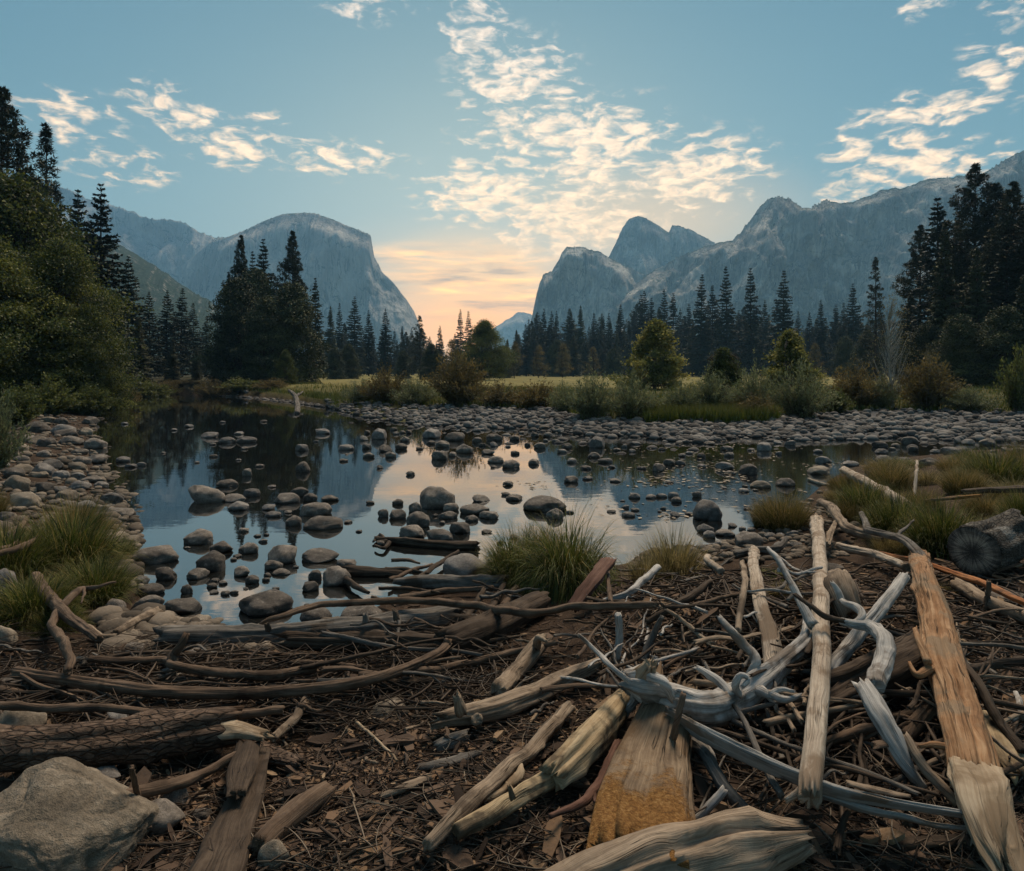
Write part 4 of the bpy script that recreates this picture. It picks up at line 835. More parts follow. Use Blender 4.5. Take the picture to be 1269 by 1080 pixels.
for r_ in [(482, 876, 54, 30, 'tan_r', 'smooth tan stone half buried in the dark soil of the clearing', .5), (22, 896, 62, 44, 'tan_r', 'tan boulder behind the bark log at the left edge', .3), (209, 838, 40, 20, 'river_r', 'brown stone under the long curved branch', .35), (128, 966, 46, 26, 'grey_a', 'grey stone wedged under the bark log', .3), (216, 990, 40, 32, 'river_r', 'brown stone behind the angular ones under the bark log', .3),
           (195, 1020, 66, 44, 'river_a', 'angular dark stone right of the big boulder', .3), (250, 1012, 30, 18, 'river_a', 'small angular stone beside the weathered plank', .3), (340, 1064, 40, 38, 'tan_a', 'rough tan stone at the bottom beside the weathered plank', .3), (236, 812, 42, 18, 'river_r', 'dark stone between the two left branches under the grey log', .3), (102, 822, 24, 20, 'river_r', 'stone at the foot of the forked dead branch', .3), (165, 803, 28, 14, 'river_r', 'small brown stone in the twigs left of the grey log', .3),
           (12, 848, 44, 22, 'river_a', 'dark angular stone at the left edge under the long branch', .3), (65, 853, 60, 26, 'river_a', 'broken dark stone between the two long branches at the left', .3), (2, 790, 34, 34, 'tan_r', 'tan stone at the left edge below the grass', .3), (2, 722, 42, 40, 'grey_r', 'grey stone at the left edge in the tall grass', .3), (30, 755, 40, 26, 'river_r', 'dark stone sunk in the lower left grass', .4), (150, 893, 50, 20, 'grey_a', 'flat grey stone showing behind the bark log', .3),
           (1190, 590, 24, 14, 'tan_r', 'tan stone among the grasses of the right bank', .3), (1178, 558, 22, 12, 'grey_r', 'grey stone at the channel edge before the right bank grasses', .3), (1085, 585, 26, 14, 'grey_r', 'round grey stone at the end of the leaning log', .3), (1208, 575, 32, 12, 'tan_r', 'low pale stone behind the right bank grasses', .3), (1150, 572, 24, 12, 'grey_r', 'grey stone between the channel and the round hummock', .3), (1225, 566, 26, 12, 'tan_r', 'tan stone on the bare shore of the right channel', .3), (1120, 570, 18, 9, 'river_r', 'brown stone beside the grey one by the round hummock', .3), (1240, 580, 20, 11, 'river_r', 'brown stone in the grass at the back of the right bank', .3), (1262, 558, 18, 9, 'tan_r', 'pale stone at the right edge by the channel', .3), (736, 712, 30, 34, 'grey_a', 'upright flat blue-grey stone right of the straw grass clump', .25),
           (1246, 740, 60, 26, 'river_a', 'dark stone under the sawn log at the right edge', .4), (1028, 705, 40, 22, 'river_a', 'dark stone behind the tall pole near the tussock', .4)]:
    rock(r_[0], r_[1], r_[2], r_[3], r_[5], r_[4], GF, sink=r_[6], name='stone')

# the big boulder in the near left corner: a faceted block with a sloping crown
def big_boulder():
    V, Fc = ICO[6]; P = V.copy()
    r = 1 + .12 * fbm(V * 1.1 + 3, 3, 4, .5); P = V * r[:, None]
    for d, h, k in [((.15, -.25, .95), .50, .97), ((-.2, -.95, .1), .62, .9), ((.75, -.55, .25), .70, .9), ((.95, .1, -.1), .86, .9), ((.45, -.3, .8), .66, .75), ((-.5, -.4, .75), .60, .9), ((.3, .6, .7), .66, .9), ((.1, -.8, .55), .66, .8), ((.6, -.75, -.2), .78, .9)]:
        d = np.array(d); d = d / np.linalg.norm(d); q = P @ d - h
        cut = np.where(q > 0, q - .05 * (1 - np.exp(-q / .05)), 0); P -= np.outer(cut, d) * k
    w = fbm(P * 2.2 + 9, 5, 12, .55); P += V * (w * .045)[:, None]
    c = 1 - np.abs(vnoise(P * np.array([1.5, 1.5, 3.0]) + 2, 15)); P -= V * (sstep(.88, 1.0, c) * .035)[:, None]
    P += V * (fbm(P * 16, 3, 18) * .007)[:, None]
    return mk('boulder', P, [Fc], [m_big])
b = hit(52, 1078)
o = link('boulder', big_boulder(), None, (b[0] - .02, b[1] + .12, b[2] + .06), (0, R(8), R(-6)), (.325, .28, .235))
tag(o, 'huge lichen-stained grey boulder filling the near left corner below the bark log', 'boulder')

# ------------------------------------------------------------------ lesser river stones: named zones, each stone its own object
def scatter(n, region, wmin, wmax, label, group, kinds, name='river_rock', asp=(.40, .62), sink=.3):
    k = 0; tries = 0
    while k < n and tries < n * 60:
        tries += 1
        px, py = region(rs)
        if px is None: continue
        w = rs.uniform(wmin, wmax) * (1.0 if rs.random() > .25 else 1.35)
        if any(abs(px - q[0]) < (w + q[2]) * .42 and abs(py - q[1]) < (w * .5 + q[3]) * .40 for q in PLACED): continue
        h = w * rs.uniform(*asp); PLACED.append((px, py, w, h))
        rock(px, py, w, h, label, rs.choice(kinds), group, name, sink=sink); k += 1
PLACED = [(r_[0], r_[1], r_[2], r_[3]) for r_ in ROCKS]
def box(x0, x1, y0, y1): return lambda r: (r.uniform(x0, x1), r.uniform(y0, y1))
def leftbank(r):
    t_ = r.random(); y = 520 + 150 * t_; xr = np.interp(y, [505, 535, 555, 600, 650, 690], [112, 112, 108, 128, 152, 166]); xl = np.interp(y, [520, 560, 610, 625, 690], [40, -10, -10, 60, 130])
    return r.uniform(xl, xr + 8), y
scatter(44, leftbank, 15, 31, 'cobble in the pale bank of stones between the left grass and the black water', 'cobbles on the left shore', ['river_r', 'river_r', 'grey_r', 'tan_r', 'river_a'])
scatter(18, box(150, 470, 512, 580), 5, 13, 'small stone breaking the black water of the far pool', 'small stones in the far pool', ['grey_r', 'river_r'], asp=(.22, .42))
scatter(16, box(230, 350, 655, 735), 8, 14, 'pebble filling in the stone cluster of the near pool', 'pebbles of the pool cluster', ['river_r', 'river_a'])
scatter(10, box(330, 480, 600, 760), 7, 12, 'pebble showing above the bright near pool', 'pebbles in the near pool', ['river_r'], asp=(.3, .5))
scatter(13, box(470, 640, 575, 680), 6, 12, 'small dark stone in the golden water', 'small stones in the golden water', ['river_r', 'river_a'], asp=(.35, .6))
scatter(36, box(450, 700, 530, 566), 7, 19, 'dark stone in the shallows along the front of the gravel bar', 'stones off the bar, golden side', ['river_r', 'grey_r', 'river_a'], asp=(.42, .65))
scatter(32, box(690, 1110, 545, 580), 9, 17, 'stone in the blue shallows along the gravel bar', 'stones off the bar, blue side', ['grey_r', 'river_r', 'grey_a'], asp=(.40, .6))
scatter(18, box(700, 950, 572, 645), 6, 12, 'small stone in the blue riffle', 'small stones in the blue riffle', ['grey_r', 'river_r'], asp=(.3, .5))
scatter(14, box(1090, 1269, 540, 562), 9, 18, 'stone along the dark right channel', 'stones in the right channel', ['grey_r', 'river_r'], asp=(.4, .6))
scatter(14, box(860, 1000, 645, 690), 9, 18, 'stone heaped at the shore below the shaggy tussock', 'stones below the tussock', ['grey_r', 'river_r'], asp=(.45, .65))

# ------------------------------------------------------------------ the gravel bar: thousands of cobbles nobody could count
def gravel(n, seed):
    g = np.random.default_rng(seed)
    base = []
    for k in range(6):
        P, Fc = stone(400 + k, 2, 0. if k < 4 else .6); base.append((P, Fc))
    A = Acc(); tints = []
    cnt = 0
    allx, ally, allw = [], [], []
    while cnt < n:
        px = g.uniform(265, 1420, 6000); v = g.uniform(0, 1, 6000)
        top = np.interp(px, [p_[0] for p_ in VEG_PX[::-1]], [p_[1] for p_ in VEG_PX[::-1]]); bot = np.interp(px, [p_[0] for p_ in FAR_PX[::-1]], [p_[1] for p_ in FAR_PX[::-1]])
        over = g.exponential(3.0, 6000) * (px > 420)
        py = top - 1 + (bot - top + 1) * v + np.where(v > .8, over, 0)
        zest = np.clip(.4 * (bot - py) / (bot - top), 0, .4)
        Y = (H - zest) * F / (py - HZ); X = (px - CX) / F * Y
        z, iw, ib, fr = ground_zones(X, Y)
        # denser sampling where a pixel spans more metres
        w = g.gamma(3.2, .060, 6000) * np.where(iw, 1.0, 1.0) + .07
        for k in range(6000):
            if cnt >= n: break
            allx.append((X[k], Y[k], z[k], w[k])); cnt += 1
    Q = np.array(allx)
    for k in range(len(Q)):
        P, Fc = base[k % 6]; w = min(Q[k, 3], .42) * .5
        a = g.uniform(0, 6.28); c, s = math.cos(a), math.sin(a)
        S = P * np.array([w * g.uniform(.8, 1.25), w * g.uniform(.7, 1.0), w * g.uniform(.45, .8)])
        zc = max(Q[k, 2], -.08) + w * .28
        A.add(np.stack([S[:, 0] * c - S[:, 1] * s + Q[k, 0], S[:, 0] * s + S[:, 1] * c + Q[k, 1], S[:, 2] + zc], 1), [Fc], None, g.uniform(0, 1))
    return A
m_gravel, t = newmat('gravel')
ti = t.n('ShaderNodeAttribute', attribute_name='tint').outputs['Fac']; gg = t.n('ShaderNodeNewGeometry'); pos = gg.outputs['Position']
nn = t.noise(pos, 14, 4, .7)
col = t.ramp(t.m('ADD', t.m('MULTIPLY', ti, .7), t.m('MULTIPLY', nn, .35)), [(.15, (.028, .026, .025)), (.5, (.085, .08, .076)), (.8, (.165, .155, .145)), (.95, (.27, .235, .20))])
z = t.n('ShaderNodeSeparateXYZ', {0: pos}).outputs[2]
col = t.mixc(t.m('MULTIPLY', t.mr(z, .06, .02), .7), col, (.03, .03, .03))
surf(t, col, .85, nn, .4, .03, .2)
A = gravel(4300, 9)
tag(link('gravel', A.mesh('gravel', [m_gravel])), 'grey cobbles covering the gravel bar across the river', 'gravel', None, 'stuff')

def shore_gravel(n, seed):
    g = np.random.default_rng(seed); A = Acc(); base = [stone(420 + k, 2, .2 * k) for k in range(4)]
    px = np.concatenate([g.uniform(-60, 175, n), g.uniform(130, 420, n // 2), g.uniform(780, 1060, n // 3)]); py = np.concatenate([515 + 200 * g.uniform(0, 1, n) ** 1.3, g.uniform(745, 800, n // 2), g.uniform(600, 700, n // 3)])
    Y = (H - .15) * F / (py - HZ); X = (px - CX) / F * Y; z, iw, ib, fr = ground_zones(X, Y)
    for k in range(len(X)):
        if z[k] < (.004 if X[k] > -2.6 else -.08): continue
        P, Fc = base[k % 4]; w = min(.16 if X[k] < -3 else .07, g.gamma(2.5, .018) + .02); a = g.uniform(0, 6.28); c, s = math.cos(a), math.sin(a)
        S = P * np.array([w, w * g.uniform(.65, .95), w * g.uniform(.4, .7)])
        A.add(np.stack([S[:, 0] * c - S[:, 1] * s + X[k], S[:, 0] * s + S[:, 1] * c + Y[k], S[:, 2] + z[k] + w * .2], 1), [Fc], None, g.uniform(0.2, 1))
    return A
m_sg, t = newmat('shore_pebbles')
ti = t.n('ShaderNodeAttribute', attribute_name='tint').outputs['Fac']; pos = t.n('ShaderNodeNewGeometry').outputs['Position']
nn = t.noise(pos, 30, 4, .7)
surf(t, t.ramp(t.m('ADD', t.m('MULTIPLY', ti, .7), t.m('MULTIPLY', nn, .35)), [(.2, (.030, .024, .018)), (.55, (.090, .072, .055)), (.95, (.22, .18, .14))]), .85, nn, .4, .02, .2)
tag(link('shore_gravel', shore_gravel(2300, 4).mesh('shore_gravel', [m_sg])), 'small brown pebbles filling the left shore and the water margin', 'gravel', None, 'stuff')
# ================================================================== driftwood
def wood_mat(name, dark, mid, pale, grain=1.0, crack=.6, patch=None, patch_amt=0., bump=.6, bark=False, v_mix=None):
    """weathered wood; u runs round the log and v along it, both in metres"""
    m, t = newmat(name)
    uv = t.n('ShaderNodeTexCoord').outputs['UV']; oi = t.n('ShaderNodeObjectInfo').outputs['Random']
    v = t.v('ADD', uv, t.n('ShaderNodeCombineXYZ', {0: t.m('MULTIPLY', oi, 13.7), 1: t.m('MULTIPLY', oi, 7.1), 2: oi}).outputs[0])
    wob = t.n('ShaderNodeTexNoise', {'Vector': v, 'Scale': 5.0, 'Detail': 2.0}).outputs[1]
    vw = t.v('ADD', v, t.v('MULTIPLY', t.v('SUBTRACT', wob, (.5, .5, .5)), ((.06 if bark else .035), (.05 if bark else 0.), 0)))
    if bark:
        vo = t.n('ShaderNodeTexVoronoi', {'Vector': t.v('MULTIPLY', vw, (48, 17, 1)), 'Scale': 1.0, 'Randomness': 1.0}, feature='DISTANCE_TO_EDGE').outputs[0]
        fis = t.mr(t.m('ADD', vo, t.m('MULTIPLY', t.m('SUBTRACT', t.noise(v, 40, 4, .7), .5), .25)), .0, .16, 0., 1., True)
        f = t.noise(t.v('MULTIPLY', vw, (60, 30, 1)), 1.0, 5, .7)
        a = t.noise(v, 9, 4, .6)
        k = t.m('ADD', t.m('MULTIPLY', f, .55), t.m('MULTIPLY', a, .45))
        col = t.ramp(k, [(.34, dark), (.5, mid), (.66, pale)])
        col = t.mixc(t.m('MULTIPLY', t.m('SUBTRACT', 1.0, fis), t.mr(t.noise(v, 7, 4, .65), .38, .62, .05, .75)), col, tuple(x * .4 for x in dark))
        h = t.m('ADD', fis, t.m('MULTIPLY', f, .6))
    else:
        g1 = t.noise(t.v('MULTIPLY', vw, (150 * grain, 4.0, 1)), 1.0, 4, .6)
        g2 = t.noise(t.v('MULTIPLY', vw, (42 * grain, 1.6, 1)), 1.0, 5, .6)
        a = t.noise(v, 6, 5, .62)
        st_ = t.noise(t.v('MULTIPLY', v, (1, .55, 1)), 17, 6, .7)
        k = t.m('ADD', t.m('ADD', t.m('MULTIPLY', g1, .30), t.m('MULTIPLY', g2, .26)), t.m('ADD', t.m('MULTIPLY', a, .24), t.m('MULTIPLY', st_, .20)))
        col = t.ramp(k, [(.36, dark), (.48, mid), (.62, pale)])
        cr = t.noise(t.v('MULTIPLY', vw, (30 * grain, 1.1, 1)), 1.0, 3, .5)
        cm = t.m('SUBTRACT', 1.0, t.mr(t.m('ABSOLUTE', t.m('SUBTRACT', cr, .5)), .0, .018, 0., 1., True))
        cm = t.m('MULTIPLY', cm, t.mr(t.noise(v, 4, 2), .45, .6, 0., crack))
        col = t.mixc(cm, col, tuple(x * .25 for x in dark))
        h = t.m('SUBTRACT', t.m('ADD', t.m('MULTIPLY', g1, .6), t.m('ADD', t.m('MULTIPLY', g2, .45), t.m('MULTIPLY', st_, .5))), t.m('MULTIPLY', cm, 1.2))
        # knots
        kv = t.n('ShaderNodeTexVoronoi', {'Vector': t.v('MULTIPLY', v, (6, 2.2, 1)), 'Scale': 1.0}).outputs[0]
        kn = t.mr(kv, .05, .09, .8, 0., True)
        col = t.mixc(kn, col, tuple(x * .45 for x in dark))
    if patch:
        pm = t.mr(t.noise(v, 3.3, 5, .62), .62 - patch_amt * .25, .70 - patch_amt * .25)
        col = t.mixc(t.m('MULTIPLY', pm, .85), col, patch)
    if v_mix:      # crumbling heartwood at one end of a slab: (start, end, colour, pale colour)
        vy = t.n('ShaderNodeSeparateXYZ', {0: uv}).outputs[1]
        rr_ = t.noise(v, 13, 6, .7)
        mm = t.mr(t.m('ADD', vy, t.m('MULTIPLY', t.m('SUBTRACT', t.m('ADD', t.m('MULTIPLY', rr_, .6), t.m('MULTIPLY', t.noise(t.v('MULTIPLY', v, (1, .35, 1)), 5, 4, .6), .4)), .5), 1.1)), v_mix[0], v_mix[1], 0, 1, True)
        oc_ = t.n('ShaderNodeTexCoord').outputs['Object']
        cc = t.ramp(t.noise(oc_, 60, 6, .75), [(.35, tuple(x * .45 for x in v_mix[2])), (.5, v_mix[2]), (.68, v_mix[3])])
        col = t.mixc(mm, col, cc)
        h = t.m('ADD', t.m('MULTIPLY', h, t.m('SUBTRACT', 1.0, mm)), t.m('MULTIPLY', mm, t.m('MULTIPLY', t.noise(oc_, 42, 6, .75), 2.6)))
    surf(t, col, .85, h, bump, .012, .2)
    return m
WM = dict(
    silver=wood_mat('silver_driftwood', (.10, .094, .088), (.30, .288, .272), (.54, .52, .49), 1.3, .9, (.12, .095, .075), .35),
    pale=wood_mat('pale_driftwood', (.14, .11, .082), (.32, .265, .21), (.50, .43, .35), 1.3, .8, (.17, .12, .08), .4),
    tan=wood_mat('tan_driftwood', (.075, .056, .040), (.20, .152, .110), (.36, .285, .21), 1.3, .9, (.07, .05, .035), .35),
    grey=wood_mat('grey_driftwood', (.036, .031, .027), (.098, .088, .078), (.205, .19, .17), 1.3, .9, (.055, .040, .028), .35),
    brown=wood_mat('brown_stick', (.032, .021, .014), (.090, .060, .041), (.18, .128, .090), 1.2, .7, (.042, .028, .019), .3),
    dark=wood_mat('dark_wet_wood', (.016, .011, .008), (.044, .031, .022), (.098, .072, .052), .9, .9, (.022, .015, .010), .3),
    red=wood_mat('red_brown_stick', (.038, .018, .013), (.090, .045, .032), (.16, .092, .068), 1.0, .4),
    orange=wood_mat('orange_heartwood', (.095, .048, .024), (.24, .130, .064), (.41, .27, .16), 1.1, .9, (.20, .145, .095), .45, .9),
    rust=wood_mat('rust_plank', (.11, .040, .015), (.26, .100, .038), (.40, .195, .085), 1.1, .8, (.09, .05, .03), .3),
    cream=wood_mat('fresh_broken_wood', (.13, .095, .060), (.29, .225, .155), (.44, .365, .27), 1.2, .8, (.17, .12, .075), .4),
    blue=wood_mat('blue_grey_plank', (.10, .098, .095), (.225, .225, .22), (.38, .375, .355), .9, .9, (.15, .115, .085), .35),
    ochre=wood_mat('rotten_slab', (.050, .034, .021), (.145, .102, .066), (.28, .21, .14), 1.0, 1.0, (.10, .06, .03), .35, .8, v_mix=(.40, .58, (.22, .105, .028), (.34, .20, .075))),
    bark=wood_mat('scaly_bark', (.030, .020, .014), (.095, .064, .046), (.21, .15, .11), bark=True, bump=1.0, patch=(.21, .11, .05), patch_amt=.15),
    mottle=wood_mat('mottled_bare_wood', (.12, .088, .052), (.30, .225, .135), (.46, .37, .245), .9, .6, (.045, .032, .022), .55, .6),
    char=wood_mat('black_lichened_bark', (.018, .016, .014), (.062, .054, .046), (.16, .145, .125), bark=True, bump=1.0, patch=(.21, .205, .19), patch_amt=.25))

def smooth_path(pts, vals, n):
    pts = np.asarray(pts, float); vals = np.asarray(vals, float)
    d = np.concatenate([[0], np.cumsum(np.linalg.norm(np.diff(pts, axis=0), axis=1))]); s = np.linspace(0, d[-1], n)
    def hermite(y):
        m = np.gradient(y, d, axis=0) if len(d) > 2 else np.repeat([(y[1] - y[0]) / d[1]], 2, 0)
        k = np.clip(np.searchsorted(d, s, 'right') - 1, 0, len(d) - 2); h = d[k + 1] - d[k]; u = (s - d[k]) / h
        if y.ndim == 2: u = u[:, None]; h = h[:, None]
        return y[k] * (2 * u ** 3 - 3 * u ** 2 + 1) + m[k] * h * (u ** 3 - 2 * u ** 2 + u) + y[k + 1] * (-2 * u ** 3 + 3 * u ** 2) + m[k + 1] * h * (u ** 3 - u ** 2)
    return hermite(pts), np.maximum(hermite(vals), vals.min() * .5), s
def limb(A, pts, rad, seed, nseg=20, flat_=1.0, lump=.10, groove=.05, jag0=.5, jag1=.5, square=0., wander=.0, wide_axis=None, twist=0.):
    """one length of wood appended to A: irregular section, grooves along the grain, splintered ends; flat_<1 makes a plank"""
    g = np.random.default_rng(seed)
    L = np.linalg.norm(np.diff(np.asarray(pts), axis=0), axis=1).sum(); rm = float(np.mean(rad))
    n = int(np.clip(L / max(rm * .55, .012), 8, 90))
    P, r, s = smooth_path(pts, rad, n)
    if wander: P = P + np.stack([fbm(np.stack([s / (rm * 9), s * 0 + k * 7, s * 0 + seed], 1), 3, seed + k) for k in range(3)], 1) * wander * rm
    D = np.gradient(P, axis=0); D /= np.linalg.norm(D, axis=1, keepdims=True) + 1e-9
    up = np.array([0, 0, 1.]); S = np.cross(D, up); bad = np.linalg.norm(S, axis=1) < .15
    S[bad] = np.cross(D[bad], np.array([0, 1., 0])); S /= np.linalg.norm(S, axis=1, keepdims=True)
    for i in range(1, n):
        if S[i] @ S[i - 1] < 0: S[i] *= -1
    U = np.cross(S, D)
    if wide_axis is not None:      # roll of a plank's broad side, radians
        a = wide_axis + twist * np.linspace(0, 1, n); S, U = S * np.cos(a)[:, None] + U * np.sin(a)[:, None], U * np.cos(a)[:, None] - S * np.sin(a)[:, None]
    th = np.linspace(-np.pi / 2, 1.5 * np.pi, nseg + 1)
    ct, st = np.cos(th), np.sin(th)
    if square: k = (np.abs(ct) ** (2 + 6 * square) + np.abs(st) ** (2 + 6 * square)) ** (-1 / (2 + 6 * square)); ct, st = ct * k, st * k
    TH, SS = np.meshgrid(th, s); 
    q = np.stack([np.cos(TH).ravel() * 1.3, np.sin(TH).ravel() * 1.3, SS.ravel() / (rm * 5)], 1)
    lum = fbm(q + seed * 3.1, 3, seed, .5).reshape(TH.shape)
    q2 = np.stack([np.cos(TH).ravel() * 5, np.sin(TH).ravel() * 5, SS.ravel() / (rm * 14)], 1)
    gro = fbm(q2 + seed, 3, seed + 3, .6).reshape(TH.shape)
    q3 = np.stack([np.cos(TH).ravel() * 3, np.sin(TH).ravel() * 3, SS.ravel() / (rm * 1.2)], 1)
    fin = vnoise(q3, seed + 6).reshape(TH.shape)
    rr_ = r[:, None] * (1 + lump * lum + groove * gro - groove * 1.2 * sstep(.75, 1., 1 - np.abs(gro)) + (.03 if rm > .03 else .07) * fin)
    if rm > .014:      # knots stand out and drying checks run along the grain
        for _ in range(int(min(9, 1 + L / .28))):
            t0, s0, w0 = g.uniform(-np.pi / 2, 1.5 * np.pi), g.uniform(.05, .95) * s[-1], rm * g.uniform(.45, .9)
            dth = np.abs(TH - t0); dth = np.minimum(dth, 2 * np.pi - dth)
            rr_ = rr_ + r[:, None] * g.uniform(.12, .34) * np.exp(-(dth / .34) ** 2 - ((SS - s0) / w0) ** 2)
    if rm > .022:
        for c_ in range(4):
            t0 = g.uniform(0, np.pi) ; s0 = g.uniform(0, 1) * s[-1]; ln_ = s[-1] * g.uniform(.15, .45)
            cen = t0 + .35 * vnoise(np.stack([s / (rm * 8), s * 0 + c_, s * 0 + seed], 1), seed + 60 + c_)[:, None]
            dth = np.abs(TH - cen); dth = np.minimum(dth, 2 * np.pi - dth)
            rr_ = rr_ - r[:, None] * .22 * np.exp(-(dth / (2.2 * np.pi / nseg)) ** 2) * sstep(ln_, ln_ * .5, np.abs(SS - s0))
    V = P[:, None] + rr_[:, :, None] * (ct[None, :, None] * S[:, None] + flat_ * st[None, :, None] * U[:, None])
    # splintered ends
    z = np.stack([np.cos(th) * 2.2, np.sin(th) * 2.2, th * 0], 1)
    j0 = np.abs(fbm(z + seed + 40, 3, seed + 9, .7)) * jag0; j1 = np.abs(fbm(z + seed + 80, 3, seed + 10, .7)) * jag1
    j0[-1] = j0[0]; j1[-1] = j1[0]
    V[0] -= D[0] * (j0 * r[0] * 1.6)[:, None]; V[-1] += D[-1] * (j1 * r[-1] * 1.6)[:, None]
    if n > 3: V[1] -= D[1] * (j0 * r[1] * .7)[:, None]; V[-2] += D[-2] * (j1 * r[-2] * .7)[:, None]
    m = nseg + 1
    ii = np.arange(n * m).reshape(n, m)
    F4 = np.stack([ii[:-1, :-1], ii[:-1, 1:], ii[1:, 1:], ii[1:, :-1]], -1).reshape(-1, 4)
    UV = np.stack([TH * rm, SS], -1).reshape(-1, 2)
    VV = [V.reshape(-1, 3)]; UU = [UV]; FF = [F4]; off = n * m
    tri = []
    for e, d in ((0, -1), (n - 1, 1)):
        ring = V[e]; c = ring[:-1].mean(0); inner = c + (ring - c) * .55 + g.normal(0, .12, (m, 1)) * D[e] * r[e] * (jag0 if e == 0 else jag1); inner[-1] = inner[0]
        VV += [inner, c[None] - D[e] * d * r[e] * .12 * (jag0 if e == 0 else jag1)]
        UU += [np.stack([th * rm * .5, th * 0 + s[e]], 1), [[0, s[e]]]]
        b = ii[e]; jn = off + np.arange(m); q4 = np.stack([b[:-1], b[1:], jn[1:], jn[:-1]], -1); t3 = np.stack([jn[:-1], jn[1:], np.full(m - 1, off + m)], -1)
        if d < 0: FF.append(q4[:, ::-1]); tri.append(t3[:, ::-1])
        else: FF.append(q4); tri.append(t3)
        off += m + 1
    A.add(np.concatenate(VV), [np.concatenate(FF), np.concatenate(tri)], np.concatenate(UU))
def w3(pts, lift=0.0, radpx=None, base=None):
    """photo pixels (px,py[,lift]) to points on the ground plus lift, with pixel radii to metres"""
    P = []
    for p in pts: P.append(hit(p[0], p[1], (p[2] if len(p) > 2 else lift)))
    P = np.array(P)
    if radpx is None: return P
    r = np.asarray(radpx, float) * P[:, 1] / F
    return P, r
_ws = [0]
def wood(name, mat, pts, radpx, label, cat='driftwood', group=None, lift=.05, extra=(), **kw):
    """a piece of driftwood; extra: further limbs of the same piece [(pts, radpx[, kw])]"""
    _ws[0] += 1; sd = kw.pop('seed', _ws[0] * 7 + 3)
    if np.isscalar(radpx): radpx = [radpx] * len(pts)
    if len(radpx) != len(pts): radpx = np.interp(np.linspace(0, 1, len(pts)), np.linspace(0, 1, len(radpx)), radpx)
    A = Acc(); P, r = w3(pts, lift, radpx)
    big = r.mean() > .03
    kw.setdefault('lump', .10 if big else .17); kw.setdefault('nseg', 40 if big else 14); kw.setdefault('wander', .34 if not big else .14)
    limb(A, P, r, sd, **kw)
    o0 = P.mean(0); A.V = [v - o0 for v in A.V]
    me = A.mesh(name, [WM[mat]]); ob = link(name, me, None, o0)
    for k, e in enumerate(extra):       # side branches, roots and stubs are parts of the piece
        rp = e[1] if not np.isscalar(e[1]) else [e[1]] * len(e[0])
        P2, r2 = w3(e[0], lift, rp); B = Acc()
        limb(B, P2, r2, sd + 50 + k, **{**dict(nseg=14, wander=.5, lump=.2, jag1=1.2), **(e[2] if len(e) > 2 else {})})
        B.V = [v - o0 for v in B.V]
        pn = 'root' if 'root' in name else ('stub' if cat in ('log', 'pole', 'stump') else 'branch')
        link(pn, B.mesh(pn, [WM[mat]]), ob)
    return tag(ob, label, cat, group)
def part(parent, name, mat, pts, radpx, lift=.05, label=None, **kw):
    A = Acc(); P, r = w3(pts, lift, radpx); limb(A, P, r, kw.pop('seed', 900 + int(pts[0][0])), **{**dict(nseg=20), **kw})
    A.V = [v - np.array(parent.location) for v in A.V]
    ob = link(name, A.mesh(name, [WM[mat]]), parent)
    if label: ob['label'] = label
    return ob
GD = 'driftwood on the near bank'
# ---- left half
lg = wood('bark_log', 'bark', [(-90, 938), (0, 931), (90, 926), (180, 918), (245, 908), (272, 905)], [27, 25, 25, 25, 24, 22], 'thick scaly bark-covered log lying above the big boulder', 'log', GD, .13, lump=.07, nseg=44, groove=.04, jag1=.9)
part(lg, 'broken_end', 'cream', [(262, 903), (290, 905), (318, 910)], [17, 14, 8], .15, 'pale splintered end', jag1=1.6, flat_=.7)
wood('long_branch', 'brown', [(20, 834), (100, 845), (200, 857), (300, 859), (380, 855), (440, 847), (500, 829), (545, 808), (558, 793)], [6.5, 7, 7, 7.5, 7, 7, 6, 5.5, 5], 'longest curved brown branch sweeping below the long grey log', 'branch', GD, .14, [([(556, 797), (561, 788), (560, 778)], [5, 4, 3.5])])
wood('thin_branch', 'brown', [(-60, 870), (60, 877), (150, 880), (230, 884), (290, 885), (350, 880)], [4.5, 5, 5, 5.5, 5.5, 4.5], 'straight thin branch lying just above the bark log', 'branch', GD, .16)
wood('crooked_branch', 'brown', [(113, 816), (150, 819), (197, 817), (225, 827), (275, 833), (320, 838), (391, 829)], [4, 5, 5, 6, 6.5, 7, 6], 'crooked brown branch with an upright stub above the longest branch', 'branch', GD, .12, [([(212, 822, .13), (215, 812, .16), (221, 800, .22), (226, 791, .26)], [7, 6, 5, 4])])
wood('grey_log', 'grey', [(206, 790), (300, 789), (400, 781), (480, 773), (556, 764)], [12, 14, 14, 14.5, 15], 'long weathered grey log along the edge of the pool', 'log', GD, .09, [([(332, 782, .2), (331, 776, .24)], [3.5, 2.5]), ([(453, 771, .2), (452, 764, .24)], [4, 3]), ([(493, 768, .2), (491, 760, .24)], [4, 3])], nseg=40, groove=.07, lump=.08, jag0=.8, jag1=1.2)
wood('cracked_log', 'dark', [(366, 795), (430, 796), (500, 797), (560, 795)], [10, 12, 12, 11], 'cracked brown log lying against the front of the long grey log', 'log', GD, .09, nseg=40, groove=.14, lump=.12, jag0=1.5, jag1=1.)
wood('dark_log', 'dark', [(556, 802), (600, 785), (640, 764), (668, 748)], [20, 19, 17, 13], 'stout blackish log end rising behind the cracked brown log', 'log', GD, .10, nseg=34, groove=.10)
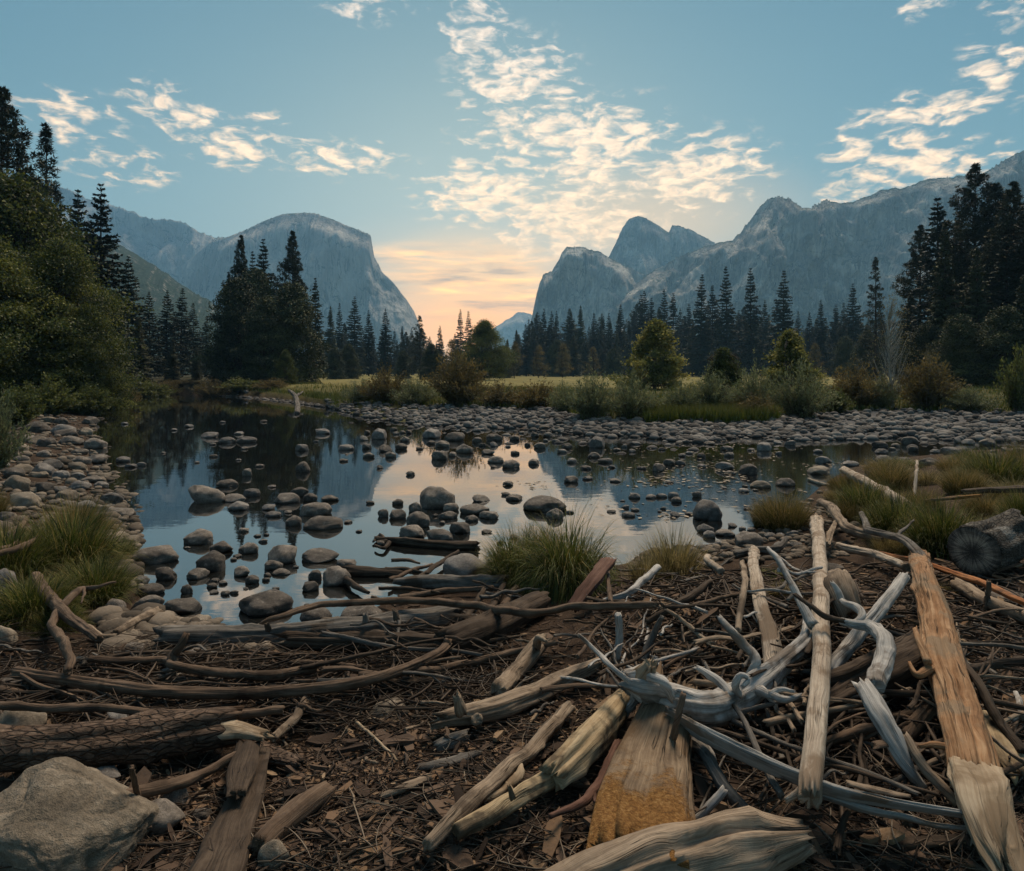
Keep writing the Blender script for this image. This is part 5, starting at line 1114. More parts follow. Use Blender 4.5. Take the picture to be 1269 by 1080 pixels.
wood('long_branch', 'brown', [(314, 779, .04), (350, 764, .18), (395, 750, .22), (440, 747, .22), (511, 745, .24), (570, 748, .24), (620, 755, .24), (663, 759, .25), (716, 752, .26), (770, 751, .27), (812, 749, .28)], [3, 3.5, 4, 4, 4.5, 5, 5.5, 5.5, 5.5, 5.5, 5], 'long bare branch lying level across the shore logs, end to end over the pool corner', 'branch', GD)
wood('dark_log', 'grey', [(488, 720), (520, 721), (570, 722), (624, 721)], [3, 8, 9, 9], 'pointed dark grey log at the waterline below the angular rock', 'log', GD, .06, nseg=26, jag0=.2)
wood('floating_branch', 'dark', [(466, 668), (500, 672), (550, 676), (590, 677)], [3, 5, 5.5, 6], 'dark branch floating under the square block in golden water', 'branch', GD, .04, [([(478, 671), (470, 664), (463, 670)], [3, 2, 1.5]), ([(482, 673), (474, 680), (466, 677)], [3, 2, 1.5])])
wood('sunken_stick', 'dark', [(444, 709), (470, 710), (497, 712)], [8, 6, 4], 'short broken stick with a ragged head in the bright water', 'stick', GD, .03, jag0=1.5)
wood('sunken_stick', 'dark', [(426, 716), (440, 727), (457, 735)], [4.5, 4, 2], 'stick propped on the wedge-shaped grey stone', 'stick', GD, .06)
GT = 'thin sticks at the waterline'
for k, (a, b, r_, l_) in enumerate([((482, 719), (535, 700), 2.5, 'first thin wet stick slanting by the angular grey rock'), ((520, 716), (567, 683), 3.0, 'longer thin stick slanting up against the angular grey rock'), ((470, 729), (545, 735), 2.2, 'dark twig in the water left of the pointed log'), ((486, 694), (520, 698), 2.2, 'small dark twig in the water below the floating branch'), ((478, 705), (530, 712), 3, 'dark splinter in the water above the pointed log'), ((462, 741), (490, 752), 2.2, 'dark curved twig beneath the level branch'), ((495, 740), (610, 728), 4, 'dark stick between the pointed log and the level branch'), ((600, 770), (624, 725), 5, 'pale stick standing against the dark log end'), ((575, 768), (600, 730), 4.5, 'brown stick leaning on the pointed dark grey log'), ((623, 752), (640, 728), 5, 'short grey stick behind the level branch below the grass')]):
    wood('thin_stick', 'dark' if k % 3 else 'brown', [a, ((a[0] + b[0]) / 2 + 2, (a[1] + b[1]) / 2 - 2), b], [r_, r_, r_ * .6], l_, 'stick', GT, .07)
# ---- fork at the left grass
wood('forked_branch', 'brown', [(44, 716), (67, 747), (76, 757), (99, 775), (122, 793)], [7, 7, 7, 6, 5], 'forked dead branch reaching out of the left grass', 'branch', GD, .22, [([(73, 758), (64, 770), (72, 792), (84, 812), (88, 830)], [5.5, 5, 5.5, 6, 5]), ([(72, 756), (88, 740, .28), (104, 729, .32), (122, 727, .34), (142, 722, .36)], [5, 4.5, 3.5, 2.2, 1.3]), ([(104, 729, .32), (103, 738, .30), (100, 748, .28)], [2.2, 1.6, 1])])
wood('short_stick', 'tan', [(143, 785), (168, 770), (192, 760)], [5.5, 6, 7], 'short tan stick pointing at the lower pool stones', 'stick', GD, .10)
wood('short_stick', 'tan', [(108, 778), (140, 790), (162, 778)], [3, 3.5, 3], 'thin bent stick below the forked branch', 'stick', GD, .08)
wood('dead_root', 'brown', [(-12, 684), (18, 676), (12, 662), (28, 650), (34, 642)], [3.5, 4, 4, 3.5, 3], 'curled brown root in the tall left grass', 'branch', GD, .35)
wood('dead_root', 'brown', [(-10, 690), (20, 680), (48, 668)], [4, 4, 3], 'dead limb poking from the tall left grass', 'branch', GD, .35)
# ---- foreground left
pl = wood('weathered_plank', 'dark', [(322, 936), (306, 985), (285, 1035), (262, 1090), (240, 1140)], [13, 20, 26, 33, 40], 'dark split plank running from the bark log end to the bottom edge', 'plank', GD, .06, flat_=.35, square=.4, nseg=34, groove=.08, jag0=1.4, seed=71)
part(pl, 'split_slab', 'dark', [(306, 930), (300, 955), (294, 982)], [14, 17, 13], .12, 'short dark slab lying on the plank', flat_=.4, jag0=1.2, jag1=.5)
wood('short_log', 'brown', [(322, 1046), (345, 1025), (375, 1000), (400, 985)], [13, 15, 15, 13], 'short smooth brown log at the bottom beside the dark plank', 'log', GD, .07, nseg=30, lump=.06)
wood('bent_stick', 'tan', [(338, 912), (350, 903), (366, 890), (374, 876), (378, 866)], [5, 5.5, 6, 5.5, 5], 'bent tan stick climbing from the bark log end', 'stick', GD, .10)
wood('long_stick', 'brown', [(110, 1000), (150, 986), (211, 973), (255, 958), (292, 940)], [6, 8, 8, 7, 6], 'brown pole lying under the bark log behind the big boulder', 'stick', GD, .10)
wood('upright_twig', 'brown', [(163, 952, .3), (168, 970, .2), (171, 990, .1), (172, 1020, .02)], [3, 3.2, 3.2, 3], 'thin twig standing against the right side of the big boulder', 'stick', GD)
wood('bark_block', 'bark', [(318, 925), (340, 935), (368, 945)], [13, 13, 9], 'broken bark lump just right of the bark log end', 'bark', GD, .06, flat_=.6, jag0=1.3, jag1=1.3)
wood('wood_chunk', 'grey', [(544, 928), (560, 920), (577, 912)], [9, 9, 7], 'short grey chunk half sunk in the clearing', 'log', GD, .03)
wood('wood_chunk', 'grey', [(520, 951), (555, 945), (594, 934)], [6, 8, 5], 'long grey splinter below the short chunk in the clearing', 'log', GD, .03, flat_=.6)
wood('wood_chunk', 'tan', [(474, 988), (505, 976), (532, 965)], [5, 6, 6], 'tan splinter lying alone in the clearing', 'log', GD, .03, flat_=.7)
wood('straw_stalk', 'cream', [(441, 894), (465, 915), (492, 942)], [1.8, 1.8, 1.4], 'yellow stalk lying across the clearing', 'stick', GD, .04)
wood('thin_branch', 'brown', [(446, 836), (520, 832), (580, 822), (640, 808), (690, 797)], [3.2, 4, 4, 4, 3.5], 'thin branch running right from the longest branch to the knobbed short log', 'branch', GD, .10)
wood('thin_branch', 'dark', [(390, 862), (450, 852), (510, 847), (560, 845)], [6, 6, 5, 3], 'dark branch lying beneath the longest curved branch', 'branch', GD, .05)
wood('thin_branch', 'brown', [(357, 821), (400, 823), (450, 828)], [3, 3.5, 3], 'thin branch in front of the cracked brown log', 'branch', GD, .06)
# ---- centre
wood('short_log', 'tan', [(616, 855), (640, 830), (669, 797)], [10, 11, 10], 'short knobbed log in the middle with a spike at its top', 'log', GD, .09, [([(664, 800, .14), (668, 792, .22), (676, 796, .24)], [5, 4, 2])], nseg=28, lump=.14, jag1=1.)
wood('split_log', 'tan', [(560, 888), (600, 880), (650, 863), (700, 843), (742, 823)], [11, 13, 13, 11, 8], 'long split grey-tan log with a silvery knob at its lower end', 'log', GD, .09, [([(572, 880, .16), (570, 868, .22)], [8, 5]), ([(590, 893, .08), (592, 902, .02)], [7, 3])], nseg=36, groove=.14, lump=.12, jag0=1.4)
wood('long_pole', 'tan', [(528, 1052), (566, 1012), (610, 970), (660, 922), (705, 877)], [8, 10, 9.5, 8.5, 7], 'long straight brown pole slanting up through the centre', 'pole', GD, .07, nseg=20)
lj = wood('stripped_log', 'mottle', [(690, 958), (720, 928), (752, 895), (776, 866)], [18, 20, 18, 13], 'mottled yellow-grey log with a rough lower end, above the rotten slab', 'log', GD, .12, nseg=40, lump=.14, jag0=.8)
wood('stripped_log', 'mottle', [(564, 1031), (610, 1005), (650, 982), (690, 960)], [10, 12, 12, 12], 'slimmer mottled log with a clean cut end, below the rough one', 'log', GD, .09, [([(636, 988, .15), (632, 976, .19)], [4, 2])], nseg=30, jag0=.08)
wood('red_stick', 'red', [(682, 1014), (712, 1000), (734, 984), (750, 955), (766, 921)], [3, 4.5, 5.5, 5.5, 5], 'smooth red-brown stick beside the rotten slab', 'stick', GD, .09, [([(734, 984), (737, 994)], [4, 2.5])])
wood('forked_twig', 'cream', [(601, 993), (625, 978), (643, 960), (645, 948)], [3, 5, 6, 3], 'small pale forked splinter between the pole and mottled logs', 'stick', GD, .05, [([(628, 976), (640, 985)], [4, 2])])
sl = wood('rotten_slab', 'ochre', [(825, 908), (815, 945), (806, 985), (800, 1020), (797, 1046)], [30, 44, 52, 58, 60], 'broad rotten slab crumbling to yellow-orange dust at its lower end', 'slab', GD, .13, flat_=.30, square=.25, nseg=60, groove=.09, lump=.10, jag0=2.2, jag1=.8, seed=5)
gl_ = wood('big_grey_log', 'tan', [(560, 1190), (660, 1130), (760, 1092), (850, 1064), (930, 1046), (985, 1036)], [30, 32, 36, 40, 38, 18], 'smooth swirled grey log cut by the bottom edge in the centre', 'log', GD, .12, nseg=56, lump=.16, groove=.08, jag1=.7)
# ---- right
wood('plank', 'blue', [(838, 890), (870, 909), (915, 932), (985, 963), (1040, 982), (1100, 995), (1194, 1010)], [11, 14, 15, 15, 13, 11, 9], 'long blue-grey plank running under the tall pole', 'plank', GD, .21, flat_=.28, square=.7, wide_axis=1.15, twist=-.3, nseg=28, lump=.03, jag0=.8, jag1=1.)
wood('plank', 'blue', [(1010, 984), (1060, 1000), (1102, 1010), (1150, 1018), (1196, 1022)], [8, 10, 10, 8, 7], 'lower blue-grey board splitting off under the long plank', 'plank', GD, .16, flat_=.35, square=.6, wide_axis=.7, nseg=24, jag0=1, jag1=1.)
wood('plank', 'tan', [(1052, 970), (1085, 978), (1126, 986)], [5, 5.5, 3.5], 'small tan splinter lying on the blue-grey plank', 'plank', GD, .19, flat_=.5)
wood('root_plank', 'silver', [(719, 790, .46), (745, 815, .38), (768, 836, .31), (788, 852, .26)], [5, 7, 8, 9], 'flat silver stave rising from the root crown to a cut tip', 'plank', GD, 0, flat_=.4, square=.5, wide_axis=.6, jag0=.3)
rt_ = wood('driftwood_root', 'silver', [(786, 846), (806, 858), (840, 869), (872, 876), (908, 866), (942, 842), (975, 815), (1000, 793), (1007, 770)], [13, 17, 19, 19, 17, 14, 11, 10, 7], 'big silver root trunk with twisted roots in the middle of the driftwood', 'root', GD, .22,
     [([(1006, 772, .3), (997, 755, .34), (986, 738, .38), (975, 715, .42), (964, 694, .46), (953, 680, .48)], [7, 5.5, 5, 4.5, 4, 2.5]), ([(986, 738, .38), (978, 744, .36)], [4, 2]),
      ([(930, 838, .24), (938, 822, .3), (934, 810, .34), (918, 795, .38), (906, 782, .42), (893, 765, .45)], [6, 6, 6, 6, 5, 3.5]),
      ([(938, 856, .22), (955, 862, .22), (975, 868, .22), (992, 864, .24)], [6, 5, 4, 2.2]), ([(955, 862, .22), (968, 856, .24), (985, 858, .26)], [4, 3, 1.8]), ([(945, 858, .2), (958, 872, .18), (962, 882, .14)], [5, 4, 2]),
      ([(915, 858, .28), (912, 846, .34), (920, 836, .38), (928, 842, .36), (922, 850, .34)], [5, 4.5, 3.5, 3, 2.5]), ([(900, 858, .28), (888, 842, .32), (876, 834, .34), (866, 828, .36)], [7, 6, 5, 3]),
      ([(790, 858, .2), (782, 874, .14), (776, 888, .08)], [7, 5, 3]), ([(808, 866, .2), (816, 884, .14), (822, 900, .06)], [9, 7, 5]), ([(800, 842, .3), (808, 836, .36), (822, 842, .36), (830, 858, .3)], [6, 6, 6, 5])], nseg=40, lump=.20, groove=.10, jag0=.5)
part(rt_, 'root_crown', 'silver', [(784, 846, .27), (797, 848, .28), (812, 854, .26)], [10, 17, 17], .25, None, jag0=.7, lump=.45, groove=.22, nseg=40)
wood('grey_pole', 'pale', [(935, 682), (938, 722), (946, 756), (953, 785), (959, 815), (958, 850)], [6.5, 7.5, 9, 11, 13, 14], 'pale flat-sided pole standing behind the silver root trunk', 'pole', GD, .14, nseg=26, lump=.08, flat_=.7)
wood('pale_stump', 'cream', [(792, 846, .24), (800, 836, .32), (805, 826, .38)], [14, 13, 8], 'pale broken stump sticking up behind the root crown', 'stump', GD, 0, jag1=1.5)
wood('thin_pole', 'tan', [(920, 698), (922, 725), (917, 755), (915, 780)], [3.5, 4, 4, 4], 'thin crooked stick left of the pale flat-sided pole', 'stick', GD, .22)
tp = wood('tall_pole', 'pale', [(1012, 644, .14), (1016, 700, .20), (1019, 760, .26), (1018, 815, .30), (1014, 870, .30), (1008, 930, .27), (1003, 984, .22)], [7.5, 8.5, 10, 11, 12, 13, 14], 'tall straight bleached pole running from the tussock down to the front', 'pole', GD, 0, [([(996, 978, .22), (985, 984, .2), (974, 990, .18)], [8, 5, 3])], nseg=30, lump=.05, groove=.04, jag1=.6)
wood('hooked_branch', 'silver', [(1042, 744, .34), (1050, 748, .36), (1060, 751, .38), (1066, 766, .38), (1056, 772, .36), (1040, 768, .36), (1054, 773, .36), (1074, 775, .36), (1090, 786, .36), (1096, 808, .35), (1093, 832, .33), (1086, 850, .31)], [3, 4, 5, 4.5, 4.5, 4, 5, 7, 9, 10.5, 11, 11], 'hooked silver branch curving down over the cracked logs', 'branch', GD, 0, [([(1042, 744, .34), (1036, 732, .38), (1030, 724, .4)], [4, 3.5, 2.5])], nseg=22)
wood('bleached_limb', 'silver', [(1072, 852, .34), (1082, 868, .32), (1097, 895, .28), (1112, 925, .22), (1124, 950, .16), (1140, 972, .10)], [11, 13, 13.5, 13, 11, 8], 'flattened silver limb below the hooked branch, tapering to a ragged foot', 'branch', GD, 0, flat_=.75, nseg=36, jag0=.6, jag1=1.2)
wood('short_stick', 'tan', [(1121, 912, .24), (1140, 945, .2), (1162, 970, .16), (1184, 992, .12)], [5, 6, 6, 5], 'smooth tan stick leaning from the silver limb to the orange log', 'stick', GD, 0)
wood('leaning_pole', 'silver', [(1120, 715, .34), (1095, 750, .30), (1062, 790, .24), (1028, 832, .16)], [6, 7.5, 8.5, 9], 'straight grey pole leaning left behind the hooked branch', 'pole', GD, 0, nseg=22, jag0=.9)
og = wood('orange_log', 'orange', [(1139, 690, .20), (1150, 735, .24), (1160, 780, .26), (1172, 825, .28), (1186, 870, .28), (1199, 915, .27), (1209, 958, .25)], [12, 15, 19, 22, 24, 26, 28], 'big orange log stripped of bark, lying on top at the right', 'log', GD, 0,
     [([(1150, 822, .34), (1140, 800, .36), (1132, 778, .38)], [5, 4, 3]), ([(1150, 830, .3), (1136, 838, .3), (1128, 824, .32)], [6, 4, 2]), ([(1184, 926, .26), (1160, 922, .26), (1142, 924, .26)], [6, 4, 2])], nseg=56, lump=.08, groove=.08, flat_=.8, jag0=1.3, jag1=.8)
part(og, 'broken_end', 'cream', [(1209, 956, .26), (1216, 985, .25), (1222, 1010, .23), (1230, 1032, .21)], [27, 29, 26, 13], .25, 'pale bare broken end tapering to points', jag0=.5, jag1=2.6, flat_=.42, square=.3, nseg=44)
wood('curved_branch', 'grey', [(1068, 636, .26), (1074, 650, .28), (1083, 660, .30), (1102, 664, .31), (1119, 668, .32), (1136, 682, .32), (1150, 706, .30)], [3, 4, 4.5, 4.5, 5, 5.5, 5], 'wavy grey branch arching to the top of the orange log', 'branch', GD, 0, [([(1112, 664, .33), (1122, 654, .36), (1132, 645, .40)], [2, 1.6, 1])])
wood('peeled_slab', 'mottle', [(1224, 885, .14), (1240, 918, .14), (1258, 955, .12)], [12, 18, 13], 'peeled yellowish slab just right of the orange log', 'slab', GD, 0, flat_=.4, jag1=1.)
wood('dark_stick', 'dark', [(1186, 800, .28), (1205, 838, .26), (1236, 888, .20), (1266, 932, .14)], [4, 5, 6, 6], 'dark reddish stick lying along the right side of the orange log', 'stick', GD, 0)
def sawn_log():
    P0, r0 = w3([(1206, 684), (1232, 678), (1275, 670)], .26, [31, 31, 28])
    P0[1] = P0[0] + (P0[2] - P0[0]) * .4 
    P0[2] = P0[0] + np.array([.62, .40, .03]); P0[1] = (P0[0] + P0[2]) / 2
    A = Acc(); limb(A, P0, np.array([r0[0], r0[0], r0[0] * .9]), 66, nseg=56, lump=.06, groove=.06, jag0=.0, jag1=.6)
    o0 = P0.mean(0); A.V = [v - o0 for v in A.V]
    ob = link('sawn_log', A.mesh('sawn_log', [WM['char']]), None, o0); tag(ob, 'thick blackened sawn log showing its round cut face at the right edge', 'log', GD)
    # the cut face: a disc with rings and radial checks, set 3 mm proud of the end
    D = P0[1] - P0[0]; D /= np.linalg.norm(D); S = np.cross(D, [0, 0, 1.]); S /= np.linalg.norm(S); U = np.cross(S, D)
    a = np.linspace(0, 2 * np.pi, 64, endpoint=False); rr_ = np.linspace(0, 1, 12)[1:]
    V = [P0[0] - D * .012]; uv = [(0, 0)]
    for q in rr_:
        rad = r0[0] * .97 * q * (1 + .03 * np.sin(a * 3 + 1))
        dep = .012 + .006 * vnoise(np.stack([np.cos(a) * 6, np.sin(a) * 6, a * 0 + q * 2], 1), 5) * q
        if q == rr_[-1]: dep = dep * 0 - .004
        V += list(P0[0] - D * dep[:, None] + rad[:, None] * (np.cos(a)[:, None] * S + np.sin(a)[:, None] * U)); uv += list(np.stack([np.cos(a) * q, np.sin(a) * q], 1))
    n = 64; tri = [(0, 1 + (k + 1) % n, 1 + k) for k in range(n)]; qd = [(1 + j * n + k, 1 + j * n + (k + 1) % n, 1 + (j + 1) * n + (k + 1) % n, 1 + (j + 1) * n + k) for j in range(10) for k in range(n)]
    m, t = newmat('sawn_face'); u = t.n('ShaderNodeTexCoord').outputs['UV']; ln = t.v('LENGTH', u)
    s_ = t.n('ShaderNodeSeparateXYZ', {0: u}); an = t.m('ARCTAN2', s_.outputs[1], s_.outputs[0])
    ray = t.noise(t.n('ShaderNodeCombineXYZ', {0: t.m('MULTIPLY', t.m('COSINE', an), 7), 1: t.m('MULTIPLY', t.m('SINE', an), 7), 2: t.m('MULTIPLY', ln, 1.2)}).outputs[0], 1.4, 5, .7)
    ring = t.noise(t.n('ShaderNodeCombineXYZ', {0: t.m('MULTIPLY', ln, 26), 1: 0., 2: 0.}).outputs[0], 1., 3)
    k = t.m('ADD', t.m('MULTIPLY', ray, .7), t.m('MULTIPLY', ring, .3))
    mid = t.m('SUBTRACT', k, t.m('ABSOLUTE', t.m('MULTIPLY', t.m('SUBTRACT', ln, .58), .45)))
    surf(t, t.ramp(mid, [(.26, (.026, .022, .019)), (.40, (.105, .088, .074)), (.54, (.32, .265, .21))]), .9, k, .8, .01)
    f = link('cut_face', mk('cut_face', np.array(V) - o0, [np.array(tri), np.array(qd)], [m], uv=np.array(uv)), ob); f['label'] = 'dark round cut face with radial cracks'
sawn_log()
wood('rust_plank', 'rust', [(1092, 686, .14), (1150, 700, .13), (1210, 720, .12), (1272, 748, .12), (1320, 768, .12)], [3.5, 5.5, 6, 6, 6], 'long rust-orange strip of wood passing under the sawn log', 'plank', GD, 0, flat_=.6, nseg=22)
wood('pale_stick', 'pale', [(1040, 677, .12), (1083, 687, .14), (1124, 703, .15)], [4, 5, 5], 'bleached stick ending behind the top of the orange log', 'stick', GD, 0)
wood('brown_log', 'tan', [(1186, 726, .08), (1239, 752, .09), (1290, 772, .10)], [8, 9, 9], 'tan log lying parallel below the rust-orange strip', 'log', GD, 0, nseg=26)
wood('leaning_log', 'pale', [(1046, 582, .42), (1083, 603, .34), (1125, 627, .20)], [5, 6, 7], 'pale log leaning out of the right bank grasses over the channel', 'log', GD, 0, nseg=22)
wood('old_board', 'dark', [(1196, 609, .30), (1250, 606, .30), (1320, 604, .30)], [6, 7, 7], 'dark old board lying in the right bank grass', 'plank', GD, 0, flat_=.5, square=.6)
wood('old_board', 'ochre', [(1134, 622, .2), (1175, 618, .24), (1214, 615, .26)], [3, 4, 3.5], 'yellowish board lying against the dark one in the right bank grass', 'plank', GD, 0, flat_=.5, square=.6, seed=2)
wood('crooked_branch', 'tan', [(1016, 622, .3), (1030, 630, .28), (1042, 646, .24), (1064, 660, .2), (1096, 667, .16)], [4, 5.5, 6, 6.5, 5], 'crooked tan branch beside the shaggy tussock', 'branch', GD, 0)
wood('short_stick', 'tan', [(1025, 675, .16), (1030, 660, .2), (1036, 648, .22)], [3.5, 4, 3], 'short stick propped under the crooked tan branch', 'stick', GD, 0)
wood('stump_block', 'tan', [(1036, 716, .18), (1042, 734, .18), (1050, 756, .12)], [14, 18, 17], 'broad pale stump block behind the hooked branch', 'stump', GD, 0, nseg=36, lump=.12, flat_=.8)
wood('cracked_log', 'dark', [(1150, 806, .14), (1110, 830, .14), (1060, 856, .12), (1010, 880, .10), (960, 896, .08)], [20, 22, 20, 16, 12], 'large dark split log lying across behind the hooked branch', 'log', GD, 0, nseg=44, groove=.18, lump=.14, jag0=.8, jag1=1.5)
wood('cracked_log', 'dark', [(1140, 790, .2), (1090, 815, .2), (1040, 838, .18), (1000, 850, .16)], [9, 11, 10, 7], 'narrow split log lying on top of the large dark split log', 'log', GD, 0, nseg=34, groove=.16)
wood('brown_log', 'brown', [(1122, 912, .1), (1142, 888, .12), (1162, 868, .14)], [8, 10, 10], 'short brown log tucked between the silver limb and orange log', 'log', GD, 0)
wood('thin_branch', 'brown', [(1020, 921, .1), (1060, 908, .12), (1110, 892, .12), (1150, 874, .12)], [5, 5.5, 5, 4.5], 'brown branch lying below the large dark split log', 'branch', GD, 0)
wood('thin_branch', 'dark', [(1196, 828, .14), (1230, 822, .14), (1290, 816, .14)], [5, 5.5, 5.5], 'dark branch to the right of the orange log', 'branch', GD, 0)
wood('dark_plank', 'dark', [(1088, 1044), (1150, 1042), (1212, 1040)], [9, 11, 9], 'dark flat plank at the bottom left of the pale broken end', 'plank', GD, .04, flat_=.4, square=.5)
wood('standing_stick', 'brown', [(848, 862, .38), (840, 890, .3), (834, 915, .2), (827, 938, .06)], [3.5, 4.2, 4.5, 5], 'brown stick standing before the silver root trunk', 'stick', GD, 0)
wood('grey_branch', 'grey', [(841, 912, .10), (866, 926, .12), (880, 950, .12), (897, 974, .10), (926, 1006, .05)], [7, 8, 8, 8.5, 7], 'grey branch curving down below the long plank', 'branch', GD, 0, nseg=22)
wood('short_stick', 'silver', [(860, 1015, .05), (880, 996, .10), (898, 978, .14)], [5, 5.5, 5], 'short grey stick leaning on the grey branch', 'stick', GD, 0)
wood('standing_stick', 'silver', [(767, 762, .34), (768, 785, .22), (765, 818, .06)], [4, 5, 5], 'pale stick standing left of the root crown', 'stick', GD, 0)
wood('leaning_stick', 'grey', [(821, 765, .30), (812, 783, .2), (802, 806, .10), (796, 820, .05)], [2.5, 4, 5, 5], 'dark grey stick leaning behind the root crown', 'stick', GD, 0)
wood('leaning_stick', 'dark', [(880, 722, .16), (850, 742, .16), (802, 770, .12)], [4, 5, 4], 'long dark stick in the brown litter mound', 'stick', GD, 0)
wood('short_plank', 'red', [(712, 750, .10), (732, 724, .2), (753, 696, .32)], [9, 10, 9], 'reddish broken plank slanting up beside the straw grass clump', 'plank', GD, 0, flat_=.4, square=.5)
wood('thin_branch', 'silver', [(744, 748, .12), (775, 735, .14), (797, 720, .16), (814, 705, .2)], [3.5, 4, 4.5, 4], 'grey branch between the straw clump and the litter mound', 'branch', GD, 0)
wood('pale_stick', 'pale', [(878, 690, .2), (884, 700, .16), (894, 708, .12)], [3, 4.5, 4.5], 'short bleached stub above the litter mound', 'stick', GD, 0)
wood('dark_branch', 'grey', [(912, 688, .14), (935, 683, .16), (958, 682, .18), (975, 668, .22)], [5, 5, 5, 3], 'grey branch lying across the top of the pale flat-sided pole', 'branch', GD, 0)
wood('dark_branch', 'dark', [(985, 738, .42), (1004, 752, .42), (1022, 765, .40), (1044, 770, .38)], [2.5, 3, 3.5, 3], 'thin black branch crossing the tall pole', 'branch', GD, 0)
wood('white_stick', 'pale', [(1002, 594, .03), (1016, 599, .03), (1030, 602, .03)], [1.5, 2, 1.5], 'thin white stick floating in the dark channel', 'stick', GD, 0)
wood('white_stick', 'silver', [(1258, 858, .12), (1264, 875, .14), (1269, 890, .12)], [3, 3.5, 4], 'white forked stub at the right edge beside the peeled slab', 'stick', GD, 0, [([(1266, 882, .13), (1256, 893, .1)], [3, 2])])
wood('pale_post', 'pale', [(1136, 572, .46), (1135, 592, .30), (1134, 614, .10)], [1.6, 2, 2.2], 'thin pale stick standing in the right bank grass', 'stick', GD, 0)
wood('standing_stick', 'brown', [(1225, 720, .22), (1224, 738, .12), (1221, 757, .02)], [2.5, 3, 3], 'little stick standing by the tan log', 'stick', GD, 0)
wood('snag', 'grey', [(368, 513, .0), (368, 500, .3), (366, 492, .6), (358, 484, .9)], [3.5, 3.2, 2.8, 1.5], 'grey broken snag standing at the point of the gravel bar', 'stump', None, 0, [([(366, 492, .6), (374, 486, .75)], [2, 1])])
# ================================================================== sticks, litter and grass on the near bank
rl = random.Random(21); gl2 = np.random.default_rng(8)
STK = []
for k in range(10):
    A = Acc(); n = 7; s = np.linspace(-.5, .5, n); L = 1.0
    p = np.stack([s, .05 * vnoise(np.stack([s * 2.2, s * 0 + k, s * 0], 1), k) + .02 * vnoise(np.stack([s * 7, s * 0 + k, s * 0], 1), k + 40), .03 * vnoise(np.stack([s * 2.5, s * 0 + k, s * 0 + 4], 1), k + 9)], 1)
    ex = rl.uniform(.010, .020); r = ex * (1.15 - .5 * (s + .5))
    limb(A, p, r, 600 + k, nseg=9, lump=.14, groove=.08, jag0=1.4, jag1=1.0)
    if k % 3 == 0: limb(A, [p[4], p[4] + np.array([.07, .05, .03]), p[4] + np.array([.14, .10, .05])], [ex * .6, ex * .5, ex * .25], 700 + k, nseg=6)
    STK.append(A)
STM = {}
for mt in ('brown', 'tan', 'grey', 'dark', 'silver'):
    STM[mt] = [A.mesh('stick', [WM[mt]]) for A in STK]
def stick(px, py, Lpx, ang, mt, label, group, lift=None, name='stick'):
    c = hit(px, py, .03 if lift is None else lift, True); L = Lpx / F * c[1]
    o = link(name, rl.choice(STM[mt]), None, c, (rl.uniform(0, 6.28), rl.uniform(-.10, .10), ang), (L, max(.55, L ** .4 * 1.0) * rl.uniform(.5, 1.1), max(.55, L ** .4) * rl.uniform(.5, 1.1)))
    tag(o, label, name.split('_')[-1], group)
def zone(n, x0, x1, y0, y1, l0, l1, a0, spread, mts, label, group, lift=(.0, .1), avoid=None, name='stick'):
    k = 0
    while k < n:
        px, py = rl.uniform(x0, x1), rl.uniform(y0, y1)
        if avoid and avoid(px, py): continue
        w = hit(px, py, 0.0)
        if w[2] < .035: 
            n -= .2; continue
        stick(px, py, rl.uniform(l0, l1) * (py / 900.) , a0 + rl.gauss(0, spread), rl.choice(mts), label, group, rl.uniform(*lift), name); k += 1
zone(52, -10, 400, 790, 880, 40, 120, 0.0, .40, ['brown', 'dark', 'brown', 'grey'], 'loose brown stick in the tangle between the long grey log and bark log', 'sticks under the long grey log', (.02, .10))
zone(30, 400, 640, 725, 800, 40, 110, -.2, .5, ['dark', 'brown', 'grey'], 'loose dark stick in the jam behind the cracked brown log', 'sticks in the shore jam', (.03, .16))
zone(26, 340, 560, 880, 1075, 20, 70, .3, 1.0, ['brown', 'tan', 'dark'], 'small loose stick on the open soil of the clearing', 'sticks in the clearing', (.01, .03))
zone(22, 560, 760, 770, 900, 30, 90, .7, .5, ['brown', 'grey', 'tan'], 'loose stick around the split grey-tan log', 'sticks round the split log', (.02, .10))
zone(52, 740, 1010, 690, 860, 40, 150, .9, .8, ['grey', 'brown', 'dark', 'silver', 'tan'], 'loose stick on the litter mound behind the silver root trunk', 'sticks on the litter mound', (.04, .24))
zone(26, 1020, 1269, 680, 800, 35, 100, -.5, .7, ['brown', 'tan', 'grey', 'dark'], 'loose stick below the sawn log and the rust-orange strip', 'sticks below the sawn log', (.03, .14))
zone(64, 860, 1269, 780, 1010, 40, 170, .5, .8, ['dark', 'brown', 'dark', 'grey', 'tan'], 'loose dark stick in the hollows round the orange log and tall pole', 'sticks in the right-hand tangle', (.02, .14))
zone(16, 120, 420, 930, 1070, 25, 70, .6, .9, ['brown', 'tan', 'dark'], 'small stick between the big boulder and the short brown log', 'sticks by the boulder', (.01, .05))

